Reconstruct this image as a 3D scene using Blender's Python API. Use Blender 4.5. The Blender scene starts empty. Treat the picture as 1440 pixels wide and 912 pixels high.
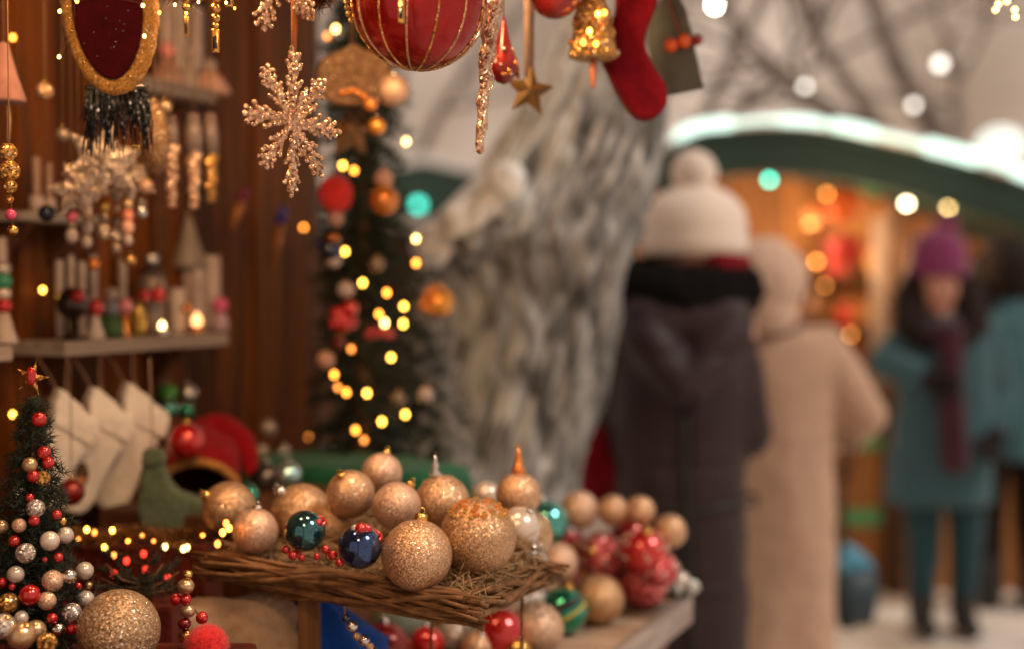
import bpy, bmesh, math, random
from mathutils import Vector, Matrix, noise, Quaternion
random.seed(11)
R = math.radians
PI = math.pi
C = bpy.context.scene.collection
sc = bpy.context.scene

# ------------------------------------------------------------------ camera model
CAM = Vector((0, 0, 1.42))
TH = math.atan(60 / 2000)
FWD = Vector((0, math.cos(TH), -math.sin(TH)))
UPV = Vector((0, math.sin(TH), math.cos(TH)))
RT = Vector((1, 0, 0))
def ray(px, py): return FWD + RT * ((px - 720) / 2000) + UPV * ((456 - py) / 2000)
def P(px, py, d): return CAM + ray(px, py) * d
def S(n, d): return n * d / 2000
U = Vector((0.38, 0.925, 0)).normalized()        # direction of the stall wall and counter
N = Vector((U.y, -U.x, 0))                        # out of the wall, towards the customers
W0 = Vector((-0.725, 2.04, 0))
def SN(s, n, z=0): return W0 + U * s + N * n + Vector((0, 0, z))
def Pw(px, py, off):
    r = ray(px, py); t = (off - (CAM - W0).dot(N)) / r.dot(N)
    return CAM + r * t
def Pz(px, py, z):
    r = ray(px, py); return CAM + r * ((z - CAM.z) / r.z)
UA = math.atan2(U.y, U.x)
ROOF_Z = 2.03

# ------------------------------------------------------------------ materials
MC = {}
def new_mat(name):
    m = bpy.data.materials.new(name); m.use_nodes = True
    nt = m.node_tree
    return m, nt, nt.nodes, nt.links, nt.nodes['Principled BSDF']
def pset(b, color=None, rough=None, metal=None, **kw):
    if color is not None: b.inputs['Base Color'].default_value = (*color, 1)
    if rough is not None: b.inputs['Roughness'].default_value = rough
    if metal is not None: b.inputs['Metallic'].default_value = metal
    for k, v in kw.items():
        b.inputs[k.replace('_', ' ')].default_value = v
def coords(nodes, links, scale=(1, 1, 1), rnd=True):
    tc = nodes.new('ShaderNodeTexCoord'); mp = nodes.new('ShaderNodeMapping')
    mp.inputs['Scale'].default_value = scale
    links.new(tc.outputs['Object'], mp.inputs['Vector'])
    if rnd:
        oi = nodes.new('ShaderNodeObjectInfo'); mu = nodes.new('ShaderNodeVectorMath'); mu.operation = 'SCALE'
        mu.inputs['Scale'].default_value = 7.3
        cb = nodes.new('ShaderNodeCombineXYZ')
        for i in range(3): links.new(oi.outputs['Random'], cb.inputs[i])
        links.new(cb.outputs[0], mu.inputs[0]); links.new(mu.outputs[0], mp.inputs['Location'])
    return mp.outputs[0]
def ramp(nodes, links, fac, stops):
    r = nodes.new('ShaderNodeValToRGB')
    while len(r.color_ramp.elements) < len(stops): r.color_ramp.elements.new(0.5)
    for e, (p, c) in zip(r.color_ramp.elements, stops):
        e.position = p; e.color = (*c, 1) if len(c) == 3 else c
    links.new(fac, r.inputs[0]); return r.outputs[0]
def bump(nodes, links, b, h, strength=.4, dist=.002):
    bp = nodes.new('ShaderNodeBump'); bp.inputs['Strength'].default_value = strength; bp.inputs['Distance'].default_value = dist
    links.new(h, bp.inputs['Height']); links.new(bp.outputs[0], b.inputs['Normal'])
def tone(c, k): return tuple(min(1, max(0, x * k)) for x in c)

def glitter(name, col, scale=620, k=1.1, metal=.75, rough=.38, spark=(1, .86, .6), sparkle=.955):
    if name in MC: return MC[name]
    m, nt, nodes, links, b = new_mat(name)
    v = coords(nodes, links)
    vo = nodes.new('ShaderNodeTexVoronoi'); vo.inputs['Scale'].default_value = scale; links.new(v, vo.inputs['Vector'])
    sub = nodes.new('ShaderNodeVectorMath'); sub.operation = 'SUBTRACT'; sub.inputs[1].default_value = (.5, .5, .5)
    links.new(vo.outputs['Color'], sub.inputs[0])
    scl = nodes.new('ShaderNodeVectorMath'); scl.operation = 'SCALE'; scl.inputs['Scale'].default_value = k
    links.new(sub.outputs[0], scl.inputs[0])
    ge = nodes.new('ShaderNodeNewGeometry'); ad = nodes.new('ShaderNodeVectorMath'); ad.operation = 'ADD'
    links.new(ge.outputs['Normal'], ad.inputs[0]); links.new(scl.outputs[0], ad.inputs[1])
    nm = nodes.new('ShaderNodeVectorMath'); nm.operation = 'NORMALIZE'; links.new(ad.outputs[0], nm.inputs[0])
    links.new(nm.outputs[0], b.inputs['Normal'])
    sx = nodes.new('ShaderNodeSeparateXYZ'); links.new(vo.outputs['Color'], sx.inputs[0])
    base = ramp(nodes, links, sx.outputs[0], [(0, tone(col, .6)), (.55, col), (.9, tone(col, 1.2)), (1, tone(col, 1.45))])
    v2 = nodes.new('ShaderNodeTexVoronoi'); v2.inputs['Scale'].default_value = scale * .93; links.new(v, v2.inputs['Vector'])
    s2 = nodes.new('ShaderNodeSeparateXYZ'); links.new(v2.outputs['Color'], s2.inputs[0])
    gt = nodes.new('ShaderNodeMath'); gt.operation = 'GREATER_THAN'; gt.inputs[1].default_value = sparkle; links.new(s2.outputs[1], gt.inputs[0])
    mx = nodes.new('ShaderNodeMix'); mx.data_type = 'RGBA'; links.new(gt.outputs[0], mx.inputs[0]); links.new(base, mx.inputs[6]); mx.inputs[7].default_value = (*spark, 1)
    links.new(mx.outputs[2], b.inputs['Base Color'])
    mr = nodes.new('ShaderNodeMath'); mr.operation = 'MULTIPLY_ADD'; mr.inputs[1].default_value = -(rough - .14); mr.inputs[2].default_value = rough
    links.new(gt.outputs[0], mr.inputs[0]); links.new(mr.outputs[0], b.inputs['Roughness'])
    pset(b, metal=metal); MC[name] = m; return m

def cloth(name, col, scale=60, rough=.9, var=.35, bs=.5, sheen=.3, bd=.003):
    if name in MC: return MC[name]
    m, nt, nodes, links, b = new_mat(name)
    v = coords(nodes, links)
    n1 = nodes.new('ShaderNodeTexNoise'); n1.inputs['Scale'].default_value = scale; n1.inputs['Detail'].default_value = 5; links.new(v, n1.inputs['Vector'])
    links.new(ramp(nodes, links, n1.outputs[0], [(.25, tone(col, 1 - var)), (.75, tone(col, 1 + var))]), b.inputs['Base Color'])
    n2 = nodes.new('ShaderNodeTexNoise'); n2.inputs['Scale'].default_value = scale * 9; n2.inputs['Detail'].default_value = 3; links.new(v, n2.inputs['Vector'])
    bump(nodes, links, b, n2.outputs[0], bs, bd)
    pset(b, rough=rough, Sheen_Weight=sheen * .5, Sheen_Roughness=.5, Specular_IOR_Level=.12); MC[name] = m; return m

def knit(name, col, scale=220):
    if name in MC: return MC[name]
    m, nt, nodes, links, b = new_mat(name)
    v = coords(nodes, links, rnd=False)
    w = nodes.new('ShaderNodeTexWave'); w.bands_direction = 'Z'; w.inputs['Scale'].default_value = scale / 6; w.inputs['Distortion'].default_value = 3; w.inputs['Detail'].default_value = 2
    links.new(v, w.inputs['Vector'])
    links.new(ramp(nodes, links, w.outputs[1], [(0, tone(col, .84)), (1, tone(col, 1.06))]), b.inputs['Base Color'])
    bump(nodes, links, b, w.outputs[1], .6, .003)
    pset(b, rough=.95, Sheen_Weight=.3); MC[name] = m; return m

def plain(name, col, rough=.4, metal=0., nscale=25, var=.15, coat=0., **kw):
    if name in MC: return MC[name]
    m, nt, nodes, links, b = new_mat(name)
    v = coords(nodes, links)
    n1 = nodes.new('ShaderNodeTexNoise'); n1.inputs['Scale'].default_value = nscale; n1.inputs['Detail'].default_value = 6; links.new(v, n1.inputs['Vector'])
    links.new(ramp(nodes, links, n1.outputs[0], [(.3, tone(col, 1 - var)), (.7, tone(col, 1 + var))]), b.inputs['Base Color'])
    rr = ramp(nodes, links, n1.outputs[0], [(.3, (rough * .8,) * 3), (.7, (min(1, rough * 1.25),) * 3)]); links.new(rr, b.inputs['Roughness'])
    pset(b, metal=metal, Coat_Weight=coat, **kw); MC[name] = m; return m

def wood(name, c1, c2, axis='Z', plank=0., rough=.6, gs=1.0):
    if name in MC: return MC[name]
    m, nt, nodes, links, b = new_mat(name)
    sc_ = {'X': (3, 40, 40), 'Y': (40, 3, 40), 'Z': (40, 40, 3)}[axis]
    v = coords(nodes, links, tuple(x * gs for x in sc_))
    n1 = nodes.new('ShaderNodeTexNoise'); n1.inputs['Scale'].default_value = 1; n1.inputs['Detail'].default_value = 7; n1.inputs['Distortion'].default_value = .6
    links.new(v, n1.inputs['Vector'])
    col = ramp(nodes, links, n1.outputs[0], [(.28, c1), (.5, tuple((a + q) / 2 for a, q in zip(c1, c2))), (.72, c2)])
    if plank:
        tc = nodes.new('ShaderNodeTexCoord'); sx = nodes.new('ShaderNodeSeparateXYZ'); links.new(tc.outputs['Object'], sx.inputs[0])
        dv = nodes.new('ShaderNodeMath'); dv.operation = 'DIVIDE'; dv.inputs[1].default_value = abs(plank); links.new(sx.outputs['X' if plank > 0 else 'Y'], dv.inputs[0])
        fl = nodes.new('ShaderNodeMath'); fl.operation = 'FLOOR'; links.new(dv.outputs[0], fl.inputs[0])
        wn = nodes.new('ShaderNodeTexWhiteNoise'); wn.noise_dimensions = '1D'; links.new(fl.outputs[0], wn.inputs['W'])
        rv = ramp(nodes, links, wn.outputs[0], [(0, (.42,) * 3), (1, (1.2,) * 3)])
        mx = nodes.new('ShaderNodeMix'); mx.data_type = 'RGBA'; mx.blend_type = 'MULTIPLY'; mx.inputs[0].default_value = 1
        links.new(col, mx.inputs[6]); links.new(rv, mx.inputs[7]); col = mx.outputs[2]
    links.new(col, b.inputs['Base Color'])
    bump(nodes, links, b, n1.outputs[0], .35, .002)
    pset(b, rough=rough, Specular_IOR_Level=.2); MC[name] = m; return m

def emit(name, col, strength):
    if name in MC: return MC[name]
    m, nt, nodes, links, b = new_mat(name)
    pset(b, color=tone(col, .6), rough=.3, Emission_Color=(*col, 1), Emission_Strength=strength); MC[name] = m; return m

def glass(name, col, rough=.05):
    if name in MC: return MC[name]
    m, nt, nodes, links, b = new_mat(name)
    pset(b, color=col, rough=rough, metal=.85, Coat_Weight=1., Coat_Roughness=.03); MC[name] = m; return m

CHAMP = glitter('champagne_glitter', (.66, .40, .235), scale=1050, k=.8, sparkle=.97, metal=.65, rough=.36)
CHAMP_D = glitter('tan_glitter', (.58, .345, .185), scale=950, k=.8, sparkle=.97, metal=.65, rough=.36)
CHAMP_P = glitter('pale_pink_glitter', (.70, .45, .31), scale=1050, k=.7, sparkle=.98, metal=.5, rough=.4)
GOLDG = glitter('gold_glitter', (.66, .36, .10), scale=420, k=1.5, sparkle=.93, rough=.3)
ROSEG = glitter('rose_gold_glitter', (.78, .50, .34), scale=480, k=1.2, sparkle=.95, rough=.3)
SILVG = glitter('pearl_glitter', (.62, .55, .5), scale=600, sparkle=.96, spark=(1, .95, .9))
PINKG = glitter('red_pink_glitter', (.62, .10, .11), scale=350, k=1.3, sparkle=.9, spark=(1, .6, .55))
DARKG = glitter('black_glitter', (.008, .010, .015), scale=420, k=1.2, metal=.3, sparkle=.97, spark=(.5, .55, .7))
GREYSTAR = glitter('greige_glitter', (.62, .49, .39), scale=420, sparkle=.94)
GOLD = plain('gold_metal', (.75, .46, .14), rough=.22, metal=1.)
SILVER = plain('silver_metal', (.72, .68, .64), rough=.2, metal=1.)
PEARL = plain('pearl_lacquer', (.66, .56, .48), rough=.22, metal=.35, coat=.6)
REDB = plain('red_lacquer', (.52, .012, .012), rough=.14, metal=.35, coat=1.)
REDSATIN = plain('red_satin', (.34, .007, .006), rough=.24, metal=.65, coat=.4, var=.08)
DKRED = plain('dark_red_lacquer', (.25, .012, .01), rough=.25, metal=.4, coat=.6)
GREENGL = glass('green_glass', (.0, .30, .19))
TEALGL = glass('teal_glass', (.08, .42, .38))
BLUEGL = glass('dark_blue_glass', (.02, .035, .07))
AMBER = plain('amber_lacquer', (.75, .24, .03), rough=.2, metal=.5, coat=.8)
VELVET = cloth('dark_red_velvet', (.048, .0012, .003), sheen=.03, var=.25)
FELTRED = cloth('red_felt', (.19, .003, .010), sheen=.08, var=.2, scale=90)
CREAM = cloth('cream_felt', (.92, .86, .81), scale=90, var=.08)
MOSS = cloth('moss_felt', (.125, .165, .105), scale=120, var=.3)
SACK = cloth('burlap', (.54, .37, .25), scale=60, var=.2, bs=.8)
BLUECL = cloth('blue_fabric', (.015, .11, .58), var=.2)
GREENCL = cloth('green_fabric', (.012, .11, .055), var=.25)
RIBBON = cloth('beige_ribbon', (.42, .27, .19), var=.15)
ORIBBON = cloth('copper_ribbon', (.45, .14, .04), var=.15)
CORD = plain('brown_cord', (.18, .09, .04), rough=.8)
WIREG = plain('dark_wire', (.03, .045, .03), rough=.6)
POMRED = cloth('red_wool', (.72, .035, .035), sheen=.4, var=.2)
WALLW = wood('wall_boards', (.048, .012, .0016), (.26, .075, .009), 'Z', plank=.105, rough=.55)
BEAMW = wood('dark_beam', (.06, .022, .01), (.15, .06, .025), 'X')
SHELFW = wood('grey_board', (.20, .16, .14), (.42, .35, .31), 'X', rough=.7)
COUNTW = wood('counter_boards', (.30, .20, .13), (.56, .41, .29), 'X', plank=-.12, rough=.65)
TWIG = wood('twig', (.075, .032, .012), (.30, .15, .065), 'X', rough=.8, gs=2)
STRAW = wood('straw', (.26, .15, .07), (.52, .34, .18), 'X', rough=.8, gs=2)
WAX = plain('white_wax', (.52, .42, .37), rough=.5, Subsurface_Weight=.15, Subsurface_Radius=(.02, .01, .006))
NEEDLE = plain('fir_needles', (.013, .022, .011), rough=.6, nscale=8, var=.5)
NEEDLE_D = plain('dark_needles', (.016, .028, .016), rough=.65, nscale=8, var=.5)
NEEDLE_G = plain('grey_green_needles', (.05, .075, .06), rough=.7, nscale=8, var=.5)
FLOCK = plain('flocked_needles', (.50, .47, .43), rough=.85, nscale=8, var=.35)
SNOW = plain('snow', (.86, .86, .85), rough=.75, nscale=6, var=.06)
PORC = plain('porcelain', (.46, .36, .32), rough=.3, coat=.4)
PORCP = plain('pink_porcelain', (.62, .34, .25), rough=.35, coat=.4, nscale=14, var=.4)

# ------------------------------------------------------------------ mesh helpers
def link(name, me, mat, parent=None, loc=None, smooth=True):
    o = bpy.data.objects.new(name, me); C.objects.link(o)
    if mat: me.materials.append(mat)
    if smooth: me.polygons.foreach_set('use_smooth', [True] * len(me.polygons))
    if parent: o.parent = parent
    if loc is not None: o.location = loc
    return o
def obj(name, bm, mat, parent=None, loc=None, smooth=True):
    me = bpy.data.meshes.new(name)
    bmesh.ops.recalc_face_normals(bm, faces=bm.faces[:])
    bm.to_mesh(me); bm.free()
    return link(name, me, mat, parent, loc, smooth)
def tag(o, label, cat, group=None, kind=None):
    o['label'] = label; o['category'] = cat
    if group: o['group'] = group
    if kind: o['kind'] = kind
    return o
def thing(name, label, cat, loc=(0, 0, 0), rotz=0., group=None):
    o = bpy.data.objects.new(name, None); C.objects.link(o); o.empty_display_size = .05
    o.location = loc; o.rotation_euler = (0, 0, rotz)
    return tag(o, label, cat, group)
def struct(o): o['kind'] = 'structure'; return o
def dup(root, loc, label=None, rotz=None, scale=None):
    r = root.copy(); C.objects.link(r); r.location = loc
    if rotz is not None: r.rotation_euler = (root.rotation_euler[0], root.rotation_euler[1], rotz)
    if scale is not None: r.scale = (scale,) * 3
    if label: r['label'] = label
    for ch in list(root.children):
        c = ch.copy(); C.objects.link(c); c.parent = r
        for g in list(ch.children):
            d = g.copy(); C.objects.link(d); d.parent = c
    return r
def NB(): return bmesh.new()
def add_sphere(bm, c=(0, 0, 0), r=1., seg=32, rings=18, sc_=(1, 1, 1), rot=None):
    M = Matrix.Translation(Vector(c))
    if rot: M = M @ rot.to_matrix().to_4x4()
    bmesh.ops.create_uvsphere(bm, u_segments=seg, v_segments=rings, radius=r, matrix=M @ Matrix.Diagonal((*sc_, 1)))
def add_box(bm, c, s, rot=None, bev=0.):
    M = Matrix.Translation(Vector(c))
    if rot is not None: M = M @ rot
    g = bmesh.ops.create_cube(bm, size=1, matrix=M @ Matrix.Diagonal((*s, 1)))
    if bev:
        es = list({e for v in g['verts'] for e in v.link_edges})
        bmesh.ops.bevel(bm, geom=es, offset=bev, segments=2, profile=.6, affect='EDGES')
def add_lathe(bm, prof, seg=28, c=(0, 0, 0), M=None):
    """prof: list of (r, z); closed to the axis at both ends"""
    c = Vector(c); T = M or Matrix.Identity(3); rings = []
    for r, z in prof:
        if r < 1e-6: rings.append([bm.verts.new(c + T @ Vector((0, 0, z)))])
        else: rings.append([bm.verts.new(c + T @ Vector((r * math.cos(2 * PI * k / seg), r * math.sin(2 * PI * k / seg), z))) for k in range(seg)])
    for a, b in zip(rings, rings[1:]):
        for k in range(seg):
            k2 = (k + 1) % seg
            if len(a) == 1 and len(b) == 1: continue
            if len(a) == 1: bm.faces.new((a[0], b[k2], b[k]))
            elif len(b) == 1: bm.faces.new((a[k], a[k2], b[0]))
            else: bm.faces.new((a[k], a[k2], b[k2], b[k]))
    for rg in (rings[0], rings[-1]):
        if len(rg) > 1: bm.faces.new(rg)
def frame(d):
    d = d.normalized(); a = Vector((0, 0, 1)) if abs(d.z) < .9 else Vector((1, 0, 0))
    x = d.cross(a).normalized(); return x, d.cross(x).normalized()
def add_tube(bm, pts, rad, seg=8, flat=1.):
    pts = [Vector(p) for p in pts]; n = len(pts)
    rad = rad if isinstance(rad, (list, tuple)) else [rad] * n
    rings = []; x0 = None
    for i, p in enumerate(pts):
        d = (pts[min(i + 1, n - 1)] - pts[max(i - 1, 0)])
        if d.length < 1e-9: d = Vector((0, 0, 1))
        d.normalize()
        if x0 is None: x, y = frame(d)
        else:
            x = x0 - d * x0.dot(d)
            x = x.normalized() if x.length > 1e-6 else frame(d)[0]
            y = d.cross(x)
        x0 = x; r = max(rad[i], 1e-5)
        rings.append([bm.verts.new(p + x * (r * math.cos(2 * PI * k / seg)) + y * (r * flat * math.sin(2 * PI * k / seg))) for k in range(seg)])
    for a, b in zip(rings, rings[1:]):
        for k in range(seg): bm.faces.new((a[k], a[(k + 1) % seg], b[(k + 1) % seg], b[k]))
    bm.faces.new(rings[0]); bm.faces.new(rings[-1])
def smooth_path(pts, n=6):
    pts = [Vector(p) for p in pts]; out = []
    q = [pts[0] * 2 - pts[1]] + pts + [pts[-1] * 2 - pts[-2]]
    for i in range(1, len(q) - 2):
        for k in range(n):
            t = k / n; a, b, c, d = q[i - 1], q[i], q[i + 1], q[i + 2]
            out.append(.5 * (2 * b + (c - a) * t + (2 * a - 5 * b + 4 * c - d) * t * t + (3 * b - a - 3 * c + d) * t ** 3))
    out.append(pts[-1]); return out
def add_prism(bm, outline, t, M=None):
    """outline in local x,z ; thickness t along y"""
    f = [bm.verts.new(Vector((x, -t / 2, z))) for x, z in outline]; b = [bm.verts.new(Vector((x, t / 2, z))) for x, z in outline]
    if M:
        for v in f + b: v.co = M @ v.co
    n = len(outline)
    bm.faces.new(f); bm.faces.new(b[::-1])
    for i in range(n): bm.faces.new((f[i], b[i], b[(i + 1) % n], f[(i + 1) % n]))
def capsule(bm, p0, r0, p1, r1, n=7, seg=14):
    p0, p1 = Vector(p0), Vector(p1); d = (p1 - p0).normalized()
    pts = []; rad = []
    for k in range(n): a = PI / 2 * (1 - k / (n - 1)); pts.append(p0 - d * r0 * math.sin(a)); rad.append(r0 * math.cos(a) + 1e-5)
    for k in range(n): a = PI / 2 * (k / (n - 1)); pts.append(p1 + d * r1 * math.sin(a)); rad.append(r1 * math.cos(a) + 1e-5)
    add_tube(bm, pts, rad, seg)
def limb(bm, pts, rad):
    for a, b, ra, rb in zip(pts, pts[1:], rad, rad[1:]): capsule(bm, a, ra, b, rb)
def fuse(bm, voxel, it=6, fac=.5, fn=None):
    """one continuous surface grown over overlapping closed shapes"""
    me = bpy.data.meshes.new('tmp'); bmesh.ops.recalc_face_normals(bm, faces=bm.faces[:]); bm.to_mesh(me); bm.free()
    o = bpy.data.objects.new('tmp', me); C.objects.link(o)
    md = o.modifiers.new('r', 'REMESH'); md.mode = 'VOXEL'; md.voxel_size = voxel
    if it:
        s = o.modifiers.new('s', 'SMOOTH'); s.iterations = it; s.factor = fac
    dg = bpy.context.evaluated_depsgraph_get()
    m2 = bpy.data.meshes.new_from_object(o.evaluated_get(dg))
    bpy.data.objects.remove(o); bpy.data.meshes.remove(me)
    if fn:
        for v in m2.vertices: v.co = fn(v.co.copy(), v.normal.copy())
        m2.update()
    return m2
def nz(p, s=1., seed=0.): return noise.noise(Vector(p) * s + Vector((seed, seed * 1.7, seed * .3)))
def pydata(name, vs, fs, mat, parent=None, loc=None, smooth=True):
    me = bpy.data.meshes.new(name); me.from_pydata(vs, [], fs); me.update()
    return link(name, me, mat, parent, loc, smooth)
def needles(vs, fs, p, d, L, r):
    """one needle: slim three-sided spike"""
    x, y = frame(d); i = len(vs)
    for k in range(3): a = 2 * PI * k / 3; vs.append(p + x * (r * math.cos(a)) + y * (r * math.sin(a)))
    vs.append(p + d.normalized() * L)
    fs.extend([(i, i + 1, i + 3), (i + 1, i + 2, i + 3), (i + 2, i, i + 3)])
def rvec():
    while True:
        v = Vector((random.uniform(-1, 1), random.uniform(-1, 1), random.uniform(-1, 1)))
        if .05 < v.length < 1: return v.normalized()

def cord_to_roof(parent, z0, mat=CORD, r=.0009, name='cord', width=None, zt=ROOF_Z):
    """hanging loop from the thing's own top up to the stall roof"""
    L = zt - parent.location.z
    bm = NB()
    if width: add_box(bm, (0, 0, (z0 + L) / 2), (width, .0012, L - z0), rot=Matrix.Rotation(.35, 4, 'Z'))
    else: add_tube(bm, [(0, 0, z0), (0.001, 0, z0 + (L - z0) * .5), (0, 0, L)], r, 6)
    return obj(name, bm, mat, parent)

# ------------------------------------------------------------------ baubles
def cap_mesh(parent, r, mat=GOLD, tilt=(0, 0, 1), k=1.):
    t = Vector(tilt).normalized(); q = Vector((0, 0, 1)).rotation_difference(t)
    bm = NB(); w = r * .19 * k
    add_lathe(bm, [(w, 0), (w * 1.05, r * .02), (w, r * .17), (w * .8, r * .2), (0, r * .21)], 18)
    c = obj('cap', bm, mat, parent, t * (r * .965)); c.rotation_mode = 'QUATERNION'; c.rotation_quaternion = q
    bm = NB(); pts = [(r * .09 * math.sin(a), 0, r * .28 - r * .09 * math.cos(a)) for a in [2 * PI * i / 14 for i in range(15)]]
    add_tube(bm, pts, r * .018, 6); obj('loop', bm, mat, c)
    return c
def bauble(name, p, r, mat, label, tilt=(0.1, -.1, 1), cap=GOLD, group=None, cat='bauble', squash=1., fn=None):
    bm = NB(); add_sphere(bm, (0, 0, 0), r, 40, 24, (1, 1, squash))
    if fn:
        for v in bm.verts: v.co = fn(v.co.copy())
    o = obj(name, bm, mat, None, p)
    tag(o, label, cat, group)
    if cap: cap_mesh(o, r, cap, tilt)
    return o

# ================================================================== SETTING
def ground_mat():
    m, nt, nodes, links, b = new_mat('trodden_snow')
    tc = nodes.new('ShaderNodeTexCoord')
    n1 = nodes.new('ShaderNodeTexNoise'); n1.inputs['Scale'].default_value = 1.1; n1.inputs['Detail'].default_value = 8; n1.inputs['Roughness'].default_value = .65
    links.new(tc.outputs['Object'], n1.inputs['Vector'])
    links.new(ramp(nodes, links, n1.outputs[0], [(.3, (.20, .15, .12)), (.42, (.55, .47, .41)), (.58, (.86, .81, .77))]), b.inputs['Base Color'])
    n2 = nodes.new('ShaderNodeTexNoise'); n2.inputs['Scale'].default_value = 14; n2.inputs['Detail'].default_value = 6; links.new(tc.outputs['Object'], n2.inputs['Vector'])
    bump(nodes, links, b, n2.outputs[0], .5, .03); pset(b, rough=.7); return m
bm = NB()
bmesh.ops.create_grid(bm, x_segments=60, y_segments=60, size=90)
for v in bm.verts:
    d = math.hypot(v.co.x, v.co.y); v.co.z = .03 * nz(v.co, .5) * min(1, max(0, (d - 9) / 10))
struct(obj('ground', bm, ground_mat()))

# ---- the stall we look into: plank wall, roof on posts
stall = thing('market_stall', 'open wooden market stall of dark brown boards hung with ornaments', 'market stall', W0, UA)
bm = NB(); x = -1.55; i = 0
while x < .86:
    w = .105
    add_box(bm, (x + w / 2, .011 + .0025 * (i % 3), ROOF_Z / 2), (w - .005, .022, ROOF_Z), bev=.003); x += w; i += 1
obj('plank_wall', bm, WALLW, stall, smooth=False)
bm = NB()
for z in (.6, 1.46, 1.9): add_box(bm, (-.35, .045, z), (2.4, .03, .07))
obj('rail', bm, BEAMW, stall, smooth=False)
bm = NB()
for k in range(13): add_box(bm, (-.36, .1 - .105 * k, ROOF_Z + .012), (2.5, .1, .022), bev=.003)
roof = obj('roof', bm, BEAMW, stall, smooth=False)
bm = NB(); add_box(bm, (-.36, -.53, ROOF_Z + .055), (2.56, 1.42, .06), bev=.025); obj('snow', bm, SNOW, roof)
for px_ in (-1.5, .9):
    bm = NB(); add_box(bm, (px_, -1.13 if px_ < 0 else .06, ROOF_Z / 2), (.07, .07, ROOF_Z), bev=.006); obj('post', bm, BEAMW, stall, smooth=False)
bm = NB(); add_box(bm, (.357, -.004, 1.02), (.035, .008, 1.6), bev=.002); obj('batten', bm, BEAMW, stall, smooth=False)

# counter
CT = .90
counter = thing('stall_counter', 'pale weathered board counter carrying the bauble display', 'counter', W0, UA)
bm = NB(); x = -1.5; i = 0
while x < .66:
    w = .12
    add_box(bm, (x + w / 2, -.415, CT - .016), (w - .006, .81, .032), bev=.004); x += w
COUNTW2 = wood('counter_top_boards', (.30, .19, .12), (.60, .43, .31), 'Y', plank=.12, rough=.6)
obj('board_top', bm, COUNTW2, counter, smooth=False)
bm = NB(); add_box(bm, (-.42, -.826, CT - .02), (2.17, .018, .045), bev=.004); obj('edge_strip', bm, SHELFW, counter, smooth=False)
bm = NB()
for k in range(17): add_box(bm, (-1.44 + k * .125, -.795, (CT - .04) / 2), (.118, .02, CT - .045), bev=.003)
obj('front_panel', bm, BEAMW, counter, smooth=False)
for a, q in ((-1.4, -.1), (.55, -.1), (.55, -.74), (-1.4, -.74)):
    bm = NB(); add_box(bm, (a, q, (CT - .034) / 2), (.06, .06, CT - .034), bev=.004); obj('leg', bm, BEAMW, counter, smooth=False)

# ---- shelves on the wall
def shelf(label, pL, length, depth=.1, th=.021):
    """pL: point of the near end of the front edge, top"""
    o = thing('wall_shelf', label, 'shelf', pL, UA, 'shelves on the plank wall')
    bm = NB(); add_box(bm, (length / 2, depth / 2, -th / 2), (length, depth, th), bev=.003); obj('board', bm, SHELFW, o, smooth=False)
    for fx in (.18, .82):
        bm = NB(); add_prism(bm, [(0, -.002 - th), (.07, -.002 - th), (0, -.062 - th)], .012, Matrix.Rotation(PI / 2 + PI, 4, 'Z'))
        b = obj('bracket', bm, BEAMW, o, Vector((length * fx, depth, 0)), smooth=False)
    return o
SH1 = Pw(92, 480, .10)
shelf('grey board shelf full of candles and figurines, above white stockings', SH1, .41)
SH2 = Pw(205, 106, .10); shelf('grey board shelf high under the roof with pale porcelain figures', SH2, .19)
SH3 = Pw(-60, 489, .12); shelf('short grey shelf end at far left above the tabletop tree', SH3, .10, .12)
SH4 = Pw(28, 296, .07); shelf('narrow dark ledge behind the hanging pale star ornaments', SH4, .17, .07, .014)

# ---- world and light
w = bpy.data.worlds.new('World'); sc.world = w; w.use_nodes = True
nt = w.node_tree; nodes, links = nt.nodes, nt.links; bg = nodes['Background']
sky = nodes.new('ShaderNodeTexSky'); sky.sky_type = 'NISHITA'; sky.sun_disc = False
SUN_EL, SUN_AZ = R(48), R(112)
sky.sun_elevation = SUN_EL; sky.sun_rotation = SUN_AZ; sky.dust_density = 4; sky.ozone_density = .5; sky.air_density = 1.4
tc = nodes.new('ShaderNodeTexCoord'); n1 = nodes.new('ShaderNodeTexNoise'); n1.inputs['Scale'].default_value = 5.5; n1.inputs['Detail'].default_value = 4
links.new(tc.outputs['Generated'], n1.inputs['Vector'])
cl = ramp(nodes, links, n1.outputs[0], [(.36, (3.5, 2.35, 1.6)), (.62, (6.4, 4.7, 3.6))])
mx = nodes.new('ShaderNodeMix'); mx.data_type = 'RGBA'; mx.inputs[0].default_value = .93
links.new(sky.outputs[0], mx.inputs[6]); links.new(cl, mx.inputs[7]); links.new(mx.outputs[2], bg.inputs[0])
bg.inputs[1].default_value = .118
sl = bpy.data.lights.new('sun', 'SUN'); sl.energy = 1.5; sl.angle = R(14); sl.color = (1, .93, .84)
so = bpy.data.objects.new('sun', sl); C.objects.link(so)
sd = Vector((math.sin(SUN_AZ) * math.cos(SUN_EL), math.cos(SUN_AZ) * math.cos(SUN_EL), math.sin(SUN_EL)))
so.rotation_euler = (-sd).to_track_quat('-Z', 'Y').to_euler()

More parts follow.
